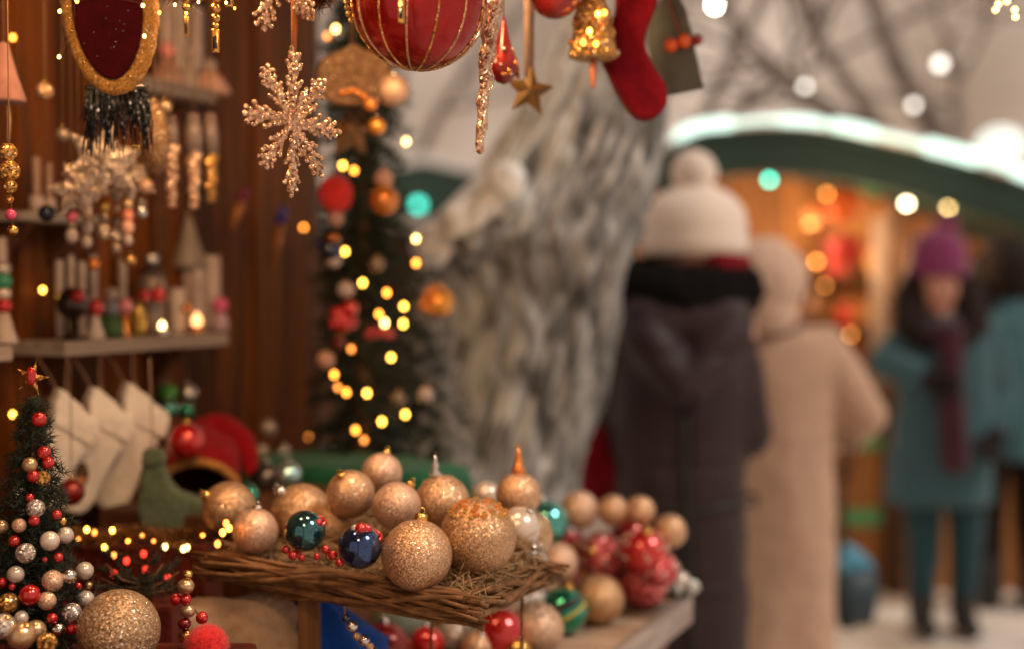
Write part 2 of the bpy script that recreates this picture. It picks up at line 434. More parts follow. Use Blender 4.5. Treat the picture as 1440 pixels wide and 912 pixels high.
BULBW = emit('lamp_warm_white', (1, .72, .40), 14)
def pendant(p, power, label, r=.028):
    o = thing('pendant_lamp', label, 'lamp', p, 0, 'bulb lamps under the stall roof')
    bm = NB(); add_lathe(bm, [(0, -r * 1.2), (r * .6, -r * .95), (r, -r * .2), (r * .8, r * .6), (r * .4, r * 1.3), (0, r * 1.35)], 20); obj('bulb', bm, BULBW, o)
    bm = NB(); add_lathe(bm, [(0, r * 2.4), (r * .5, r * 2.4), (r * .55, r * 1.2), (0, r * 1.2)], 16); obj('socket', bm, BEAMW, o)
    bm = NB(); add_tube(bm, [(0, 0, r * 2.3), (0, 0, max(r * 2.6, ROOF_Z - p.z))], .003, 6); obj('cable', bm, CORD, o)
    l = bpy.data.lights.new('lamp_light', 'POINT'); l.energy = power; l.color = (1, .60, .28); l.shadow_soft_size = .05
    lo = bpy.data.objects.new('lamp_light', l); C.objects.link(lo); lo.parent = o; lo.location = (0, 0, -r * 1.2 - .055)
    return o
pendant(SN(-.42, .5, 1.93), 6, 'warm bulb lamp hanging from the stall roof near the wall')
pendant(SN(-.2, .78, 1.96), 10, 'warm bulb lamp hanging from the stall roof over the tray')
pendant(SN(-.95, .95, 1.93), 9.5, 'unseen warm bulb added at the near roof edge to light the ornament fronts')  # extra lamp out of view, added to light the snowflake and bauble fronts

# ---- camera
cd = bpy.data.cameras.new('camera'); co = bpy.data.objects.new('camera', cd); C.objects.link(co); sc.camera = co
co.location = CAM; co.rotation_euler = (PI / 2 - TH, 0, 0)
cd.sensor_width = 36; cd.lens = 50; cd.clip_start = .05; cd.clip_end = 500
cd.dof.use_dof = True; cd.dof.focus_distance = 1.46; cd.dof.aperture_fstop = 1.8
sc.view_settings.view_transform = 'Standard'; sc.view_settings.look = 'None'; sc.view_settings.exposure = 0; sc.view_settings.gamma = 1
sc.cycles.use_denoising = True; sc.cycles.max_bounces = 8; sc.cycles.sample_clamp_indirect = 6; sc.cycles.sample_clamp_direct = 0
sc.cycles.caustics_reflective = False; sc.cycles.caustics_refractive = False

# ================================================================== THE STALL OPPOSITE
OD = 6.5
ROOFG = plain('roof_green', (.025, .055, .042), rough=.7)
OWOOD = wood('stall_orange_wood', (.30, .115, .035), (.62, .28, .09), 'Z', plank=.14)
OWOOD2 = wood('stall_dark_wood', (.05, .025, .015), (.13, .065, .035), 'Z')
def opx(px, d=OD): return (px - 720) / 2000 * d
def opz(py, d=OD): return P(0, py, d).z
OX = opx(1190)
ost = thing('market_stall', 'lit market stall with snowy green arched roof behind the shoppers', 'market stall', (OX, OD, 0))
prof = [(915, 218), (960, 192), (1010, 185), (1070, 181), (1140, 186), (1220, 203), (1300, 222), (1380, 246), (1450, 272), (1540, 312)]
top = [(opx(a) - OX, opz(b + 9)) for a, b in prof]; top = [(v.x, v.y) for v in smooth_path([Vector((a, b, 0)) for a, b in top], 5)]
def roofpart(name, lo, hi, y0, y1, mat, parent, jitter=0.):
    bm = NB(); out = [(a, b + hi) for a, b in top] + [(a, b + lo) for a, b in reversed(top)]
    add_prism(bm, out, y1 - y0, Matrix.Translation((0, (y0 + y1) / 2, 0)))
    bmesh.ops.triangulate(bm, faces=[f for f in bm.faces if len(f.verts) > 4])
    return obj(name, bm, mat, parent, smooth=False)
rf = roofpart('roof', -.03, 0, -.32, 1.7, ROOFG, ost)
roofpart('fascia', -.20, -.032, -.29, -.25, ROOFG, rf)
bm = NB(); vs = []
for j in range(13):
    y = -.35 + j * .17; row = []
    for (a, b) in top:
        h = .075 + .035 * nz((a * 3, y * 2, 0)) + .02 * nz((a * 9, y * 5, 3))
        if j in (0, 12): h *= .5
        row.append((bm.verts.new((a, y, b + max(.02, h))), bm.verts.new((a, y, b + .003))))
    vs.append(row)
for j in range(12):
    for i in range(len(top) - 1):
        for q in (0, 1): bm.faces.new((vs[j][i][q], vs[j][i + 1][q], vs[j + 1][i + 1][q], vs[j + 1][i][q]))
for j in (0, 12):
    for i in range(len(top) - 1): bm.faces.new((vs[j][i][0], vs[j][i + 1][0], vs[j][i + 1][1], vs[j][i][1]))
for i in (0, len(top) - 1):
    for j in range(12): bm.faces.new((vs[j][i][0], vs[j + 1][i][0], vs[j + 1][i][1], vs[j][i][1]))
obj('snow', bm, SNOW, rf)
xl, xr = top[0][0] + .05, top[-1][0] - .05
def rz0(x_):
    for (a, b), (a2, b2) in zip(top, top[1:]):
        if a <= x_ <= a2: return min(b, b2) - .035
    return 1.7
bm = NB()
for xx in (xl, xr):
    hb_ = rz0(xx + (.03 if xx < 0 else -.03)) - .04; add_box(bm, (xx, .75, hb_ / 2), (.03, 1.36, hb_))
obj('side_wall', bm, OWOOD, ost, smooth=False)
bm = NB(); n_ = 15
for k in range(n_):
    wv = (xr - xl) / n_; hb_ = rz0(xl + wv * (k + .5)); add_box(bm, (xl + wv * (k + .5), 1.45, hb_ / 2), (wv - .006, .03, hb_))
obj('back_wall', bm, OWOOD, ost, smooth=False)
bm = NB()
for k in range(n_):
    wv = (xr - xl) / n_; add_box(bm, (xl + wv * (k + .5), .02, .43), (wv - .008, .03, .86))
pn = obj('counter_panel', bm, OWOOD, ost, smooth=False)
bm = NB(); add_box(bm, ((xl + xr) / 2, .22, .89), (xr - xl + .1, .55, .04), bev=.005); obj('counter_top', bm, OWOOD2, ost, smooth=False)
for xx, mt in ((xl, OWOOD2), (opx(1258) - OX, OWOOD2), (xr, OWOOD2)):
    bm = NB(); add_box(bm, (xx, -.05, .88), (.07, .09, 1.76), bev=.006); obj('post', bm, mt, ost, smooth=False)
for zz in (1.18, 1.45):
    bm = NB(); add_box(bm, ((xl + xr) / 2, 1.3, zz), (xr - xl - .1, .24, .02)); obj('shelf_board', bm, OWOOD2, ost, smooth=False)
CURT = cloth('cream_curtain', (.30, .215, .17), scale=20)
bm = NB(); pts = []
cx = opx(1243) - OX
for j in range(9): add_box(bm, (cx - .052 + .013 * j, .0 + .012 * (j % 2), 1.24), (.016, .012, .95), bev=.004)
obj('curtain', bm, CURT, ost)
for bx, by, bw, bh, c_ in ((1213, 728, .19, .075, (.12, .42, .16)), (1222, 622, .12, .06, (.12, .42, .16)), (1180, 726, .07, .075, (.60, .42, .06))):
    bm = NB(); add_box(bm, (opx(bx) - OX, -.001, opz(by)), (bw, .006, bh)); obj('price_card', bm, plain('card_%d' % (c_[0] * 100), c_, rough=.6), ost, smooth=False)
for xx, pw in ((opx(1090), 30), (opx(1330), 16), (opx(1180), 18), (opx(1195), 26)):
    l = bpy.data.lights.new('stall_light', 'POINT'); l.energy = pw * .65; l.color = (1, .66, .36); l.shadow_soft_size = .06
    lo = bpy.data.objects.new('stall_light', l); C.objects.link(lo); lo.location = (xx, OD + .75, 1.66) if pw != 26 else (xx, OD - .3, 1.58)

RIM_GLOW = emit('rim_glow_white', (.72, 1, .88), 1.7)  # glowing tubes added to make the snow rim bright
rp = thing('rim_glow', 'thick white glowing tubes added to brighten the snowy roof edge of the stall opposite', 'glow tubes', (opx(990), OD - .36, opz(190)))
for xa, xb, rr in ((940, 1530, .009), (948, 1032, .025), (1092, 1158, .020), (1166, 1232, .025), (1296, 1378, .032), (1420, 1520, .028)):
    pts = []
    for i in range(25):
        x_ = opx(xa + (xb - xa) * i / 24, OD - .36) - OX; z_ = 1.7
        for (a, b), (a2, b2) in zip(top, top[1:]):
            if a <= x_ <= a2: z_ = b + (b2 - b) * (x_ - a) / (a2 - a)
        pts.append(Vector((x_ + OX, OD - .36, z_ + .025)) - rp.location)
    bm = NB(); add_tube(bm, pts, [rr * .3] + [rr * .7] + [rr] * 21 + [rr * .7] + [rr * .3], 12); obj('glow_tube', bm, RIM_GLOW, rp)
bm = NB(); x_ = opx(1384); add_sphere(bm, (0, 0, 0), .10, 24, 16); gl = obj('glow_globe', bm, emit('globe_glow_white', (.92, 1, .92), .85), None, (x_, OD - .2, rz0(x_ - OX) + .19)); gl.scale = (1.1, 1, .9); tag(gl, 'large glowing globe added as the bright snow lump above the purple hat', 'lamp')  # glowing sphere added where the brightest snow lump sits
bm = NB(); add_lathe(bm, [(.05, -.115), (.06, -.2), (0, -.2)], 16); obj('globe_foot', bm, ROOFG, gl)

# lamps and wares of that stall
EW = emit('bulb_cream', (1, .80, .50), 34); EY = emit('bulb_yellow', (1, .68, .25), 30); ET = emit('bulb_teal', (.03, .80, .56), 15)
EO = emit('bulb_orange', (1, .34, .06), 14); EOD = emit('bulb_dim_orange', (1, .36, .08), 6); EG = emit('bulb_green', (.35, .6, .28), 5); EL = emit('bulb_lilac', (.5, .42, .45), 5)
def hang_bulb(px, py, d, r, m, label, zt, group='lamps hung in the stall opposite'):
    p = P(px, py, d)
    o = thing('hanging_lamp', label, 'lamp', p, 0, group)
    bm = NB(); add_sphere(bm, (0, 0, 0), r, 16, 10); obj('bulb', bm, m, o)
    bm = NB(); add_lathe(bm, [(0, r * 1.9), (r * .5, r * 1.9), (r * .55, r * .85), (0, r * .85)], 12); obj('socket', bm, OWOOD2, o)
    bm = NB(); add_tube(bm, [(0, 0, r * 1.8), (0, 0, max(r * 2.2, zt - p.z))], .003, 5); obj('cable', bm, CORD, o)
def rz(px): # underside of the opposite roof above that pixel column
    x_ = opx(px, OD + .3) - OX
    for (a, b), (a2, b2) in zip(top, top[1:]):
        if a <= x_ <= a2: return b + (b2 - b) * (x_ - a) / (a2 - a) - .03
    return 1.8
for px_, py_, r, m, lb in (
    (1082, 253, .014, ET, 'teal lamp glowing under the arched roof of the stall opposite'),
    (1275, 287, .013, EW, 'cream bulb, left of the pair glowing under the green roof'),
    (1334, 290, .013, EY, 'yellowish bulb above the purple knitted hat'),
    (1180, 248, .012, EOD, 'dim orange bulb highest among the orange lights'),
    (1162, 273, .012, EO, 'bright orange bulb just below the dim highest one'),
    (1137, 316, .012, EOD, 'dim orange bulb left of the red hanging ball in the stall'),
    (1148, 368, .012, EO, 'bright orange bulb beside the beige hood'),
    (1128, 372, .011, EO, 'orange bulb touching the edge of the beige hood'),
    (1160, 402, .011, EOD, 'dim amber bulb lowest of the orange lights by the hood'),
    (1196, 470, .012, EOD, 'orange light low above the beige sleeve'),
    (1415, 365, .013, EG, 'pale green bulb at the far right of the stall'),
    (1396, 300, .013, EL, 'lilac grey bulb under the right end of the green roof'),
    (1255, 345, .012, EOD, 'amber bulb beside the cream curtain')):
    hang_bulb(px_, py_, OD + .3, r, m, lb, rz(px_))
def lantern(px, py, d, r, col, label, zt):
    o = thing('paper_lantern', label, 'lantern', P(px, py, d), 0, 'round paper lanterns in the stall opposite')
    bm = NB(); add_lathe(bm, [(r * .35, -r)] + [(r * math.cos(a) * (1 + .03 * (k % 2)), r * math.sin(a)) for k, a in enumerate([(-1.2 + 2.4 * i / 14) for i in range(15)])] + [(r * .35, r)], 24)
    obj('shade', bm, plain('paper_%d%d' % (px, py), col, rough=.8), o)
    bm = NB(); add_tube(bm, [(0, 0, r), (0, 0, zt - P(px, py, d).z)], .003, 5); obj('cord', bm, CORD, o)
lantern(1187, 288, OD + .5, .085, (.75, .14, .02), 'orange red paper lantern hanging in the lit stall', rz(1187))
lantern(1192, 350, OD + .5, .075, (.55, .03, .025), 'dark red ball lantern hanging below the orange one', rz(1192))
lantern(1225, 256, OD + .2, .06, (.06, .22, .08), 'green ball lantern under the roof beside the post', rz(1225))
lantern(1150, 300, OD + .7, .06, (.7, .22, .05), 'small orange lantern deep inside the lit stall', rz(1150))
# boxes and jars on its shelves
random.seed(5)
cols = [('cream', (.6, .45, .3)), ('red', (.5, .04, .03)), ('amber', (.6, .26, .05)), ('brown', (.2, .09, .04)), ('dark green', (.04, .14, .07)), ('gold', (.6, .38, .12))]
k = 0
for zz in (1.19, 1.46, .91):
    xx = xl + .25
    while xx < xr - .2:
        nm, c_ = random.choice(cols); h = random.uniform(.10, .2); r = random.uniform(.035, .06)
        yy = 1.27 if zz > 1 else .3 + random.uniform(-.1, .1)
        bm = NB()
        if k % 3 == 0: add_lathe(bm, [(r, 0), (r * 1.1, h * .3), (r * 1.05, h * .7), (r * .5, h * .85), (r * .5, h)], 16); kd = 'jar'
        elif k % 3 == 1: add_box(bm, (0, 0, h / 2), (r * 2, r * 1.6, h), bev=.006); kd = 'gift_box'
        else: add_lathe(bm, [(r * .9, 0), (r * .3, h * .15), (r, h * .5), (r * .7, h * .85), (0, h)], 16); kd = 'ornament'
        o = obj(kd, bm, plain('ware_' + nm.replace(' ', '_'), c_, rough=.4), None, (OX + xx, OD + yy, zz + .0005), smooth=(kd != 'gift_box'))
        where = {1.19: 'on the lower back shelf', 1.46: 'on the upper back shelf', .91: 'on the counter'}[zz]
        tag(o, '%s %s standing %s of the blurred lit stall' % (nm, {'jar': 'jar', 'gift_box': 'box', 'ornament': 'turned ornament'}[kd], where), {'jar': 'jar', 'gift_box': 'box', 'ornament': 'ornament'}[kd], 'blurred wares in the lit stall opposite')
        xx += random.uniform(.16, .3); k += 1

# white lamp globes hung in the trees, and further stalls
random.seed(8)
def far_stall(x, y, wd, label, wallc, lampm, lamplabel, lp):
    o = thing('market_stall', label, 'market stall', (x, y, 0))
    bm = NB(); add_box(bm, (0, .8, .95), (wd, .06, 1.9)); obj('back_wall', bm, wallc, o, smooth=False)
    bm = NB(); add_box(bm, (0, 0, .45), (wd, .05, .9)); obj('counter_panel', bm, wallc, o, smooth=False)
    for s_ in (-1, 1):
        bm = NB(); add_box(bm, (s_ * (wd / 2 - .04), -.02, 1.0), (.08, .08, 1.99)); obj('post', bm, OWOOD2, o, smooth=False)
    bm = NB(); add_prism(bm, [(-wd / 2 - .15, 1.98), (wd / 2 + .15, 1.98), (wd / 2 + .05, 2.12), (0, 2.38), (-wd / 2 - .05, 2.12)], 1.5, Matrix.Translation((0, .35, 0))); r_ = obj('roof', bm, ROOFG, o, smooth=False)
    bm = NB(); add_prism(bm, [(-wd / 2 - .07, 2.125), (0, 2.385), (wd / 2 + .07, 2.125), (wd / 2 + .05, 2.2), (0, 2.47), (-wd / 2 - .05, 2.2)], 1.52, Matrix.Translation((0, .35, 0))); obj('snow', bm, SNOW, r_, smooth=False)
    for (a, b) in lp: hang_bulb(a, b, y - .55, .042, lampm, lamplabel, 2.2, 'lamps of the far stalls')
    return o
far_stall(opx(600, 12), 12, 2.2, 'blurred far stall with green roof left of the grey trunk', OWOOD2, emit('bulb_soft_teal', (.06, .62, .46), 6), 'teal lamp glowing beyond the fir branches, left of the trunk', [(588, 288)])
far_stall(5.2, 10.5, 3.2, 'dark far stall at the right edge behind the teal coats', OWOOD2, EW, 'cream lamp of the dark far stall at right', [(1425, 355)])

BARK_F = plain('hazed_bark', (.23, .19, .165), rough=.9, nscale=10, var=.4)  # bark kept pale: the haze of distance is put into its colour
def bare_tree(x, y, h, r, label, seed, lean=0., snowy=True):
    rnd = random.Random(seed); bm = NB(); snow = NB(); br = NB()
    def grow(p, d, L, rad, lev, target):
        pts = [p]; n = 5; q = p.copy(); dd = d.copy()
        for i in range(n):
            dd = (dd + Vector((rnd.uniform(-.22, .22), rnd.uniform(-.22, .22), rnd.uniform(-.05, .14)))).normalized()
            q = q + dd * (L / n); pts.append(q.copy())
        add_tube(target, pts, [rad * (1 - .55 * i / n) for i in range(n + 1)], 7 if lev < 2 else 4)
        if lev >= 2 and snowy and rnd.random() < .25:
            s_ = pts[rnd.randint(2, n)]; add_sphere(snow, s_ + Vector((0, 0, rad)), rnd.uniform(.03, .08), 8, 6, (1.6, 1.2, .7))
        if lev < 3:
            for i in range(rnd.randint(3, 4) if lev else 5):
                k = rnd.randint(2, n); a = rnd.uniform(0, 2 * PI)
                x_, y_ = frame(dd); nd = (dd * rnd.uniform(.5, .9) + (x_ * math.cos(a) + y_ * math.sin(a)) * rnd.uniform(.5, .9) + Vector((0, 0, .12))).normalized()
                grow(pts[k], nd, L * rnd.uniform(.5, .72), rad * (1 - .55 * k / n) * .62, lev + 1, br)
    grow(Vector((0, 0, -.1)), Vector((lean, 0, 1)).normalized(), h, r, 0, bm)
    o = obj('bare_tree', bm, BARK_F, None, (x, y, 0)); tag(o, label, 'tree', 'bare winter trees beyond the stalls')
    obj('branches', br, BARK_F, o)
    if snowy: obj('snow_clumps', snow, SNOW, o)
    return o
bare_tree(3.75, 10.2, 4.2, .16, 'bare tree forking above the right end of the green roof', 3, -.06)
bare_tree(1.5, 17, 5.5, .13, 'slender bare tree far behind the roof peak', 9, .05)
bare_tree(-1.2, 15, 5, .15, 'bare tree seen in the gap between fir and grey trunk', 21)
# string of lamps over the lane
EWH = emit('lamp_snow_white', (1, .93, .82), 4.2); EWB = emit('lamp_bright_cream', (1, .88, .66), 60)
sl_ = thing('string_lights', 'string of frosted white lamps hung across the lane above the stalls', 'string lights', P(1130, 60, 8.2))
base = sl_.location.copy(); knots = []
for px_, py_, r, m in ((860, -60, .016, EWH), (1005, 8, .016, EWB), (1132, 122, .021, EWH), (1285, 148, .022, EWH), (1322, 90, .03, EWH), (1420, -20, .02, EWH)):
    p = P(px_, py_, 8.2) - base; knots.append(p + Vector((0, 0, .03)))
    bm = NB(); add_sphere(bm, (0, 0, 0), r, 16, 10); obj('bulb', bm, m, sl_, p)
bm = NB(); e0 = P(300, -500, 8.2) - base; e1 = P(1900, -420, 8.2) - base
add_tube(bm, smooth_path([e0] + knots + [e1], 5), .003, 5); obj('wire', bm, CORD, sl_)

# ================================================================== GREY TRUNK + FIRS
def trunk_mat():
    m, nt, nodes, links, b = new_mat('snow_dusted_bark')
    tc = nodes.new('ShaderNodeTexCoord'); mp = nodes.new('ShaderNodeMapping'); mp.inputs['Scale'].default_value = (22, 22, 8.5)
    links.new(tc.outputs['Object'], mp.inputs['Vector'])
    n1 = nodes.new('ShaderNodeTexNoise'); n1.inputs['Scale'].default_value = 1.; n1.inputs['Detail'].default_value = 7; n1.inputs['Distortion'].default_value = .8; links.new(mp.outputs[0], n1.inputs['Vector'])
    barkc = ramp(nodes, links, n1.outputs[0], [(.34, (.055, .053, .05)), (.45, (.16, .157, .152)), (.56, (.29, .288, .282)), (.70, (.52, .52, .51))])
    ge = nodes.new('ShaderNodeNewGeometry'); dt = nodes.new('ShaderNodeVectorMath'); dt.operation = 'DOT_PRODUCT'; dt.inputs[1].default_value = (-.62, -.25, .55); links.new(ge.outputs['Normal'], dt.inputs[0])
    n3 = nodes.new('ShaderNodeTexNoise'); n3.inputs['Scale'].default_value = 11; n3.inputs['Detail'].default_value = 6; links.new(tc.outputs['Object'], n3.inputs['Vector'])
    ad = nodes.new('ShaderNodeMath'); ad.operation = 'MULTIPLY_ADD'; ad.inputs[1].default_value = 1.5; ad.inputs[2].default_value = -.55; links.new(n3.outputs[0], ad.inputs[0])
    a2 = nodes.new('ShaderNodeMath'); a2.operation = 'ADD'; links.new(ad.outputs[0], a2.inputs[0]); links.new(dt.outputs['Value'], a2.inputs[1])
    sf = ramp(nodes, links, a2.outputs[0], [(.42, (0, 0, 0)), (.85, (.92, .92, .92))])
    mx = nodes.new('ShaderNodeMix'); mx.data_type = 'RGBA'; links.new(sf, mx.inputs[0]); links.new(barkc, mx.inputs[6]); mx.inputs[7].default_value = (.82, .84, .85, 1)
    links.new(mx.outputs[2], b.inputs['Base Color'])
    bump(nodes, links, b, n1.outputs[0], .9, .02); pset(b, rough=.9); return m
TD = 2.95
prof = [(-300, 935, 62), (-150, 915, 66), (-60, 890, 68), (60, 862, 80), (140, 838, 98), (200, 818, 114), (250, 797, 128), (300, 765, 142), (340, 748, 146), (380, 752, 130), (420, 758, 116), (480, 753, 109), (560, 735, 110), (640, 707, 108), (690, 688, 118), (800, 680, 130), (950, 675, 160), (1060, 675, 185)]
tb = Vector((P(712, 690, TD).x, TD, 0))
def tprof(z):
    ps = [(opz(y, TD), opx(x, TD) - tb.x, S(hw, TD)) for y, x, hw in prof]; ps.sort()
    if z <= ps[0][0]: return ps[0][1:]
    for a, b in zip(ps, ps[1:]):
        if a[0] <= z <= b[0]:
            t = (z - a[0]) / (b[0] - a[0]); return a[1] + (b[1] - a[1]) * t, a[2] + (b[2] - a[2]) * t
    return ps[-1][1:]
NR, NA = 190, 150; vs = []; fs = []
for j in range(NR):
    z = -.02 + 2.75 * j / (NR - 1); cx, hw = tprof(z)
    for k in range(NA):
        a = 2 * PI * k / NA; tw = a + .25 * z
        rid = nz((math.cos(tw) * 3.2, math.sin(tw) * 3.2, z * 1.3)) * .13 + abs(nz((math.cos(tw) * 7, math.sin(tw) * 7, z * 4.5), 1, 4)) * -.20 + nz((math.cos(tw) * 13, math.sin(tw) * 13, z * 13), 1, 9) * .075 + .03
        r = hw * (1 + rid); vs.append((cx + r * math.cos(a), r * .72 * math.sin(a), z))
for j in range(NR - 1):
    for k in range(NA):
        k2 = (k + 1) % NA; fs.append((j * NA + k, j * NA + k2, (j + 1) * NA + k2, (j + 1) * NA + k))
fs.append(tuple(range(NA))[::-1]); fs.append(tuple(range((NR - 1) * NA, NR * NA)))
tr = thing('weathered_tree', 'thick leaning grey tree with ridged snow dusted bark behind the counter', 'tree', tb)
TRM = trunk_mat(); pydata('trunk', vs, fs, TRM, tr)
# broken limb on the left with its load of snow, plus the ragged limb lower down
bm = NB(); q = [P(770, 335, TD) - tb, P(690, 335, TD - .1) - tb, P(640, 350, TD - .12) - tb]
add_tube(bm, smooth_path(q, 6), [S(56, TD) * (1 - .45 * i / 12) for i in range(13)], 20)
me = fuse(bm, .012, 2, .5, lambda c, n: c + n * (.022 * nz(c, 13) + .012 * nz(c, 34))); link('limb', me, TRM, tr)
bm = NB(); rnd = random.Random(17)
for k in range(34):
    t = .22 + .78 * rnd.random(); px_ = 738 - 150 * t + rnd.uniform(-6, 14); py_ = 205 + 148 * t ** .85 + rnd.uniform(-8, 22); r = rnd.uniform(12, 25)
    add_sphere(bm, P(px_, py_, TD - .12 - .0004 * (px_ - 600) + rnd.uniform(-.02, .04)) - tb, S(r, TD), 16, 10, (1.1, .9, .8))
me = fuse(bm, .009, 4, .5, lambda c, n: c + n * (.018 * nz(c, 16) + .010 * nz(c, 38))); link('snow_load', me, SNOW, tr)

def fir(p, name, label, h, r0, n_branch, mat, dens=1., tipmat=None, group=None, droop=-.15, seed=1, nl=.022, nr=.0011, cat='fir tree', kexp=1.):
    rnd = random.Random(seed)
    o = thing(name, label, cat, p, 0, group)
    bm = NB(); add_tube(bm, [(0, 0, 0), (0, 0, h)], [.03 * min(1, h * h + .1), .003 if h > .5 else .0015], 8); obj('trunk', bm, CORD, o)
    vs, fs, tv, tf = [], [], [], []
    for i in range(n_branch):
        t = (i + rnd.random()) / n_branch; z = h * (.04 + .95 * t); R_ = r0 * ((1 - t) ** kexp) * rnd.uniform(.62, 1.12) + .010
        a = i * 2.399 + rnd.uniform(-.3, .3); d = Vector((math.cos(a), math.sin(a), droop + rnd.uniform(-.2, .35)))
        m = max(4, int(R_ / .0055 * dens))
        for k in range(m):
            s_ = (k + rnd.random()) / m; q = Vector((0, 0, z)) + d * (R_ * s_) + Vector((0, 0, -.25 * R_ * s_ * s_))
            w_, f_ = (tv, tf) if tipmat and (s_ > .55 and rnd.random() < .8) else (vs, fs)
            for _ in range(5):
                dr = (d * .8 + rvec() * 1.1).normalized(); needles(w_, f_, q, dr, nl * rnd.uniform(.7, 1.2), nr)
    pydata('foliage', vs, fs, mat, o)
    if tipmat and tv: pydata('flocked_tips', tv, tf, tipmat, o)
    return o
FD = 2.48
fp = Vector((opx(510, FD), FD + .02, 0))
fir(Vector((fp.x, fp.y, CT + .001)), 'fir_column', 'slim dark green fir column wound with warm fairy lights at the wall end', 1.12, .088, 420, NEEDLE_D, 1.1, None, None, -.1, 4, .024, .0013, 'fir tree', .22)
f2 = Vector((opx(592, 2.78), 2.78, .25))
fir(f2, 'snowy_fir', 'flocked fir with white tips between fir column and grey trunk', 1.20, .24, 430, NEEDLE_G, 1., FLOCK, None, -.25, 6, .028, .0018, 'fir tree', .75)
bm = NB(); add_lathe(bm, [(.10, 0), (.13, .26), (.12, .27), (0, .25)], 24); tag(obj('tree_pot', bm, plain('pot_clay', (.18, .09, .05), rough=.8), None, (f2.x, f2.y, 0)), 'clay pot holding the flocked fir beside the trunk', 'pot')

f3_ = Vector((opx(606, 2.66), 2.70, .0))
fir(f3_, 'flocked_bush', 'low white flocked fir bush at the foot of the grey tree behind the baubles', 1.13, .22, 260, NEEDLE_G, .8, FLOCK, None, .1, 26, .034, .0026, 'fir tree', .35)

# fairy lights on the fir column: one string, its bulbs parts
EF1 = emit('fairy_yellow', (1, .50, .06), 15); EF2 = emit('fairy_amber', (1, .32, .035), 11); EF3 = emit('fairy_pale', (1, .62, .18), 15); EF4 = emit('fairy_dim', (1, .30, .05), 5)
def fairy(label, pts, r, name='fairy_lights', wire=True, depth=None, group=None, sag=.014, wr=.0009):
    ps = [(P(x_, y_, d_), m_) for x_, y_, d_, m_ in pts]
    o = thing(name, label, 'fairy lights', ps[0][0], 0, group)
    b0 = ps[0][0]
    me = None
    for p, m_ in ps:
        bm = NB(); add_sphere(bm, (0, 0, 0), r, 12, 8, (1, 1, 1.25)); obj('bulb', bm, m_, o, p - b0)
    if wire and len(ps) > 1:
        w_ = [p - b0 + Vector((0, 0.004, r * 1.1)) for p, _ in ps]; full = []
        for a, b in zip(w_, w_[1:]): full += [a, (a + b) / 2 + Vector((0, .012, -sag))]
        full.append(w_[-1]); bm = NB(); add_tube(bm, smooth_path(full, 4), wr, 5); obj('wire', bm, WIREG if wr > .0005 else CORD, o)
    return o
D_ = 2.36
fairy('string of warm yellow fairy lights wound down the slim fir column', [
    (472, 41, D_, EF3), (460, 51, D_, EF4), (571, 199, D_, EF3), (521, 148, D_ - .1, EF4), (530, 176, D_, EF2), (482, 233, D_, EF1), (498, 240, D_, EF2), (530, 277, D_ - .05, EF1), (585, 336, D_, EF3), (585, 370, D_, EF2), (485, 354, D_, EF1),
    (510, 398, D_, EF1), (544, 412, D_, EF2), (568, 431, D_, EF1), (533, 442, D_, EF2), (541, 454, D_, EF3), (567, 455, D_, EF1), (494, 490, D_, EF4),
    (550, 502, D_, EF1), (470, 526, D_, EF2), (475, 544, D_, EF4), (487, 551, D_, EF2), (516, 552, D_, EF1), (570, 582, D_, EF1), (537, 592, D_, EF1), (500, 604, D_, EF2), (512, 618, D_, EF4)], .0041)
ww = [(18, 53, EF2), (60, 408, EF1), (18, 582, EF1)]
fairy('string of three fairy lights along the wall edge at far left', [(a, b, (Pw(a, b, .02) - CAM).dot(FWD), m_) for a, b, m_ in ww], .0034)
ww = [(102, 236, EF2), (192, 213, EF1), (335, 290, EF4), (427, 320, EF2), (434, 614, EF4)]
fairy('string of fairy lights sagging across the dark boards above the shelf', [(a, b, (Pw(a, b, .03) - CAM).dot(FWD), m_) for a, b, m_ in ww], .0034)

# ================================================================== PEOPLE
SKIN = plain('skin', (.56, .28, .20), rough=.5, nscale=40, var=.08, Subsurface_Weight=.1, Subsurface_Radius=(.02, .008, .004))
HAIRB = cloth('dark_hair', (.018, .010, .008), scale=120, sheen=.1, rough=.6)
COATP = plain('plum_nylon', (.034, .020, .023), rough=.5, nscale=9, var=.25, Specular_IOR_Level=.25)
FURB = cloth('black_fur', (.012, .009, .009), scale=160, bs=1.2, sheen=.05, bd=.008)
COATB = cloth('beige_wool', (.50, .335, .24), scale=30, var=.1)
COATT = cloth('teal_wool', (.048, .108, .132), scale=30, var=.15)
TEALL = cloth('pale_teal_wool', (.065, .15, .18), scale=30, var=.15)
JEANT = cloth('teal_denim', (.02, .06, .075), scale=70, var=.2)
BOOTD = plain('black_leather', (.015, .013, .013), rough=.45)
HATW = knit('cream_knit', (.93, .80, .70)); HATP = knit('purple_knit', (.20, .018, .10))
SCARFP = cloth('plum_knit_scarf', (.055, .016, .026), scale=60)
GLOVED = cloth('dark_glove', (.018, .012, .014), scale=80)
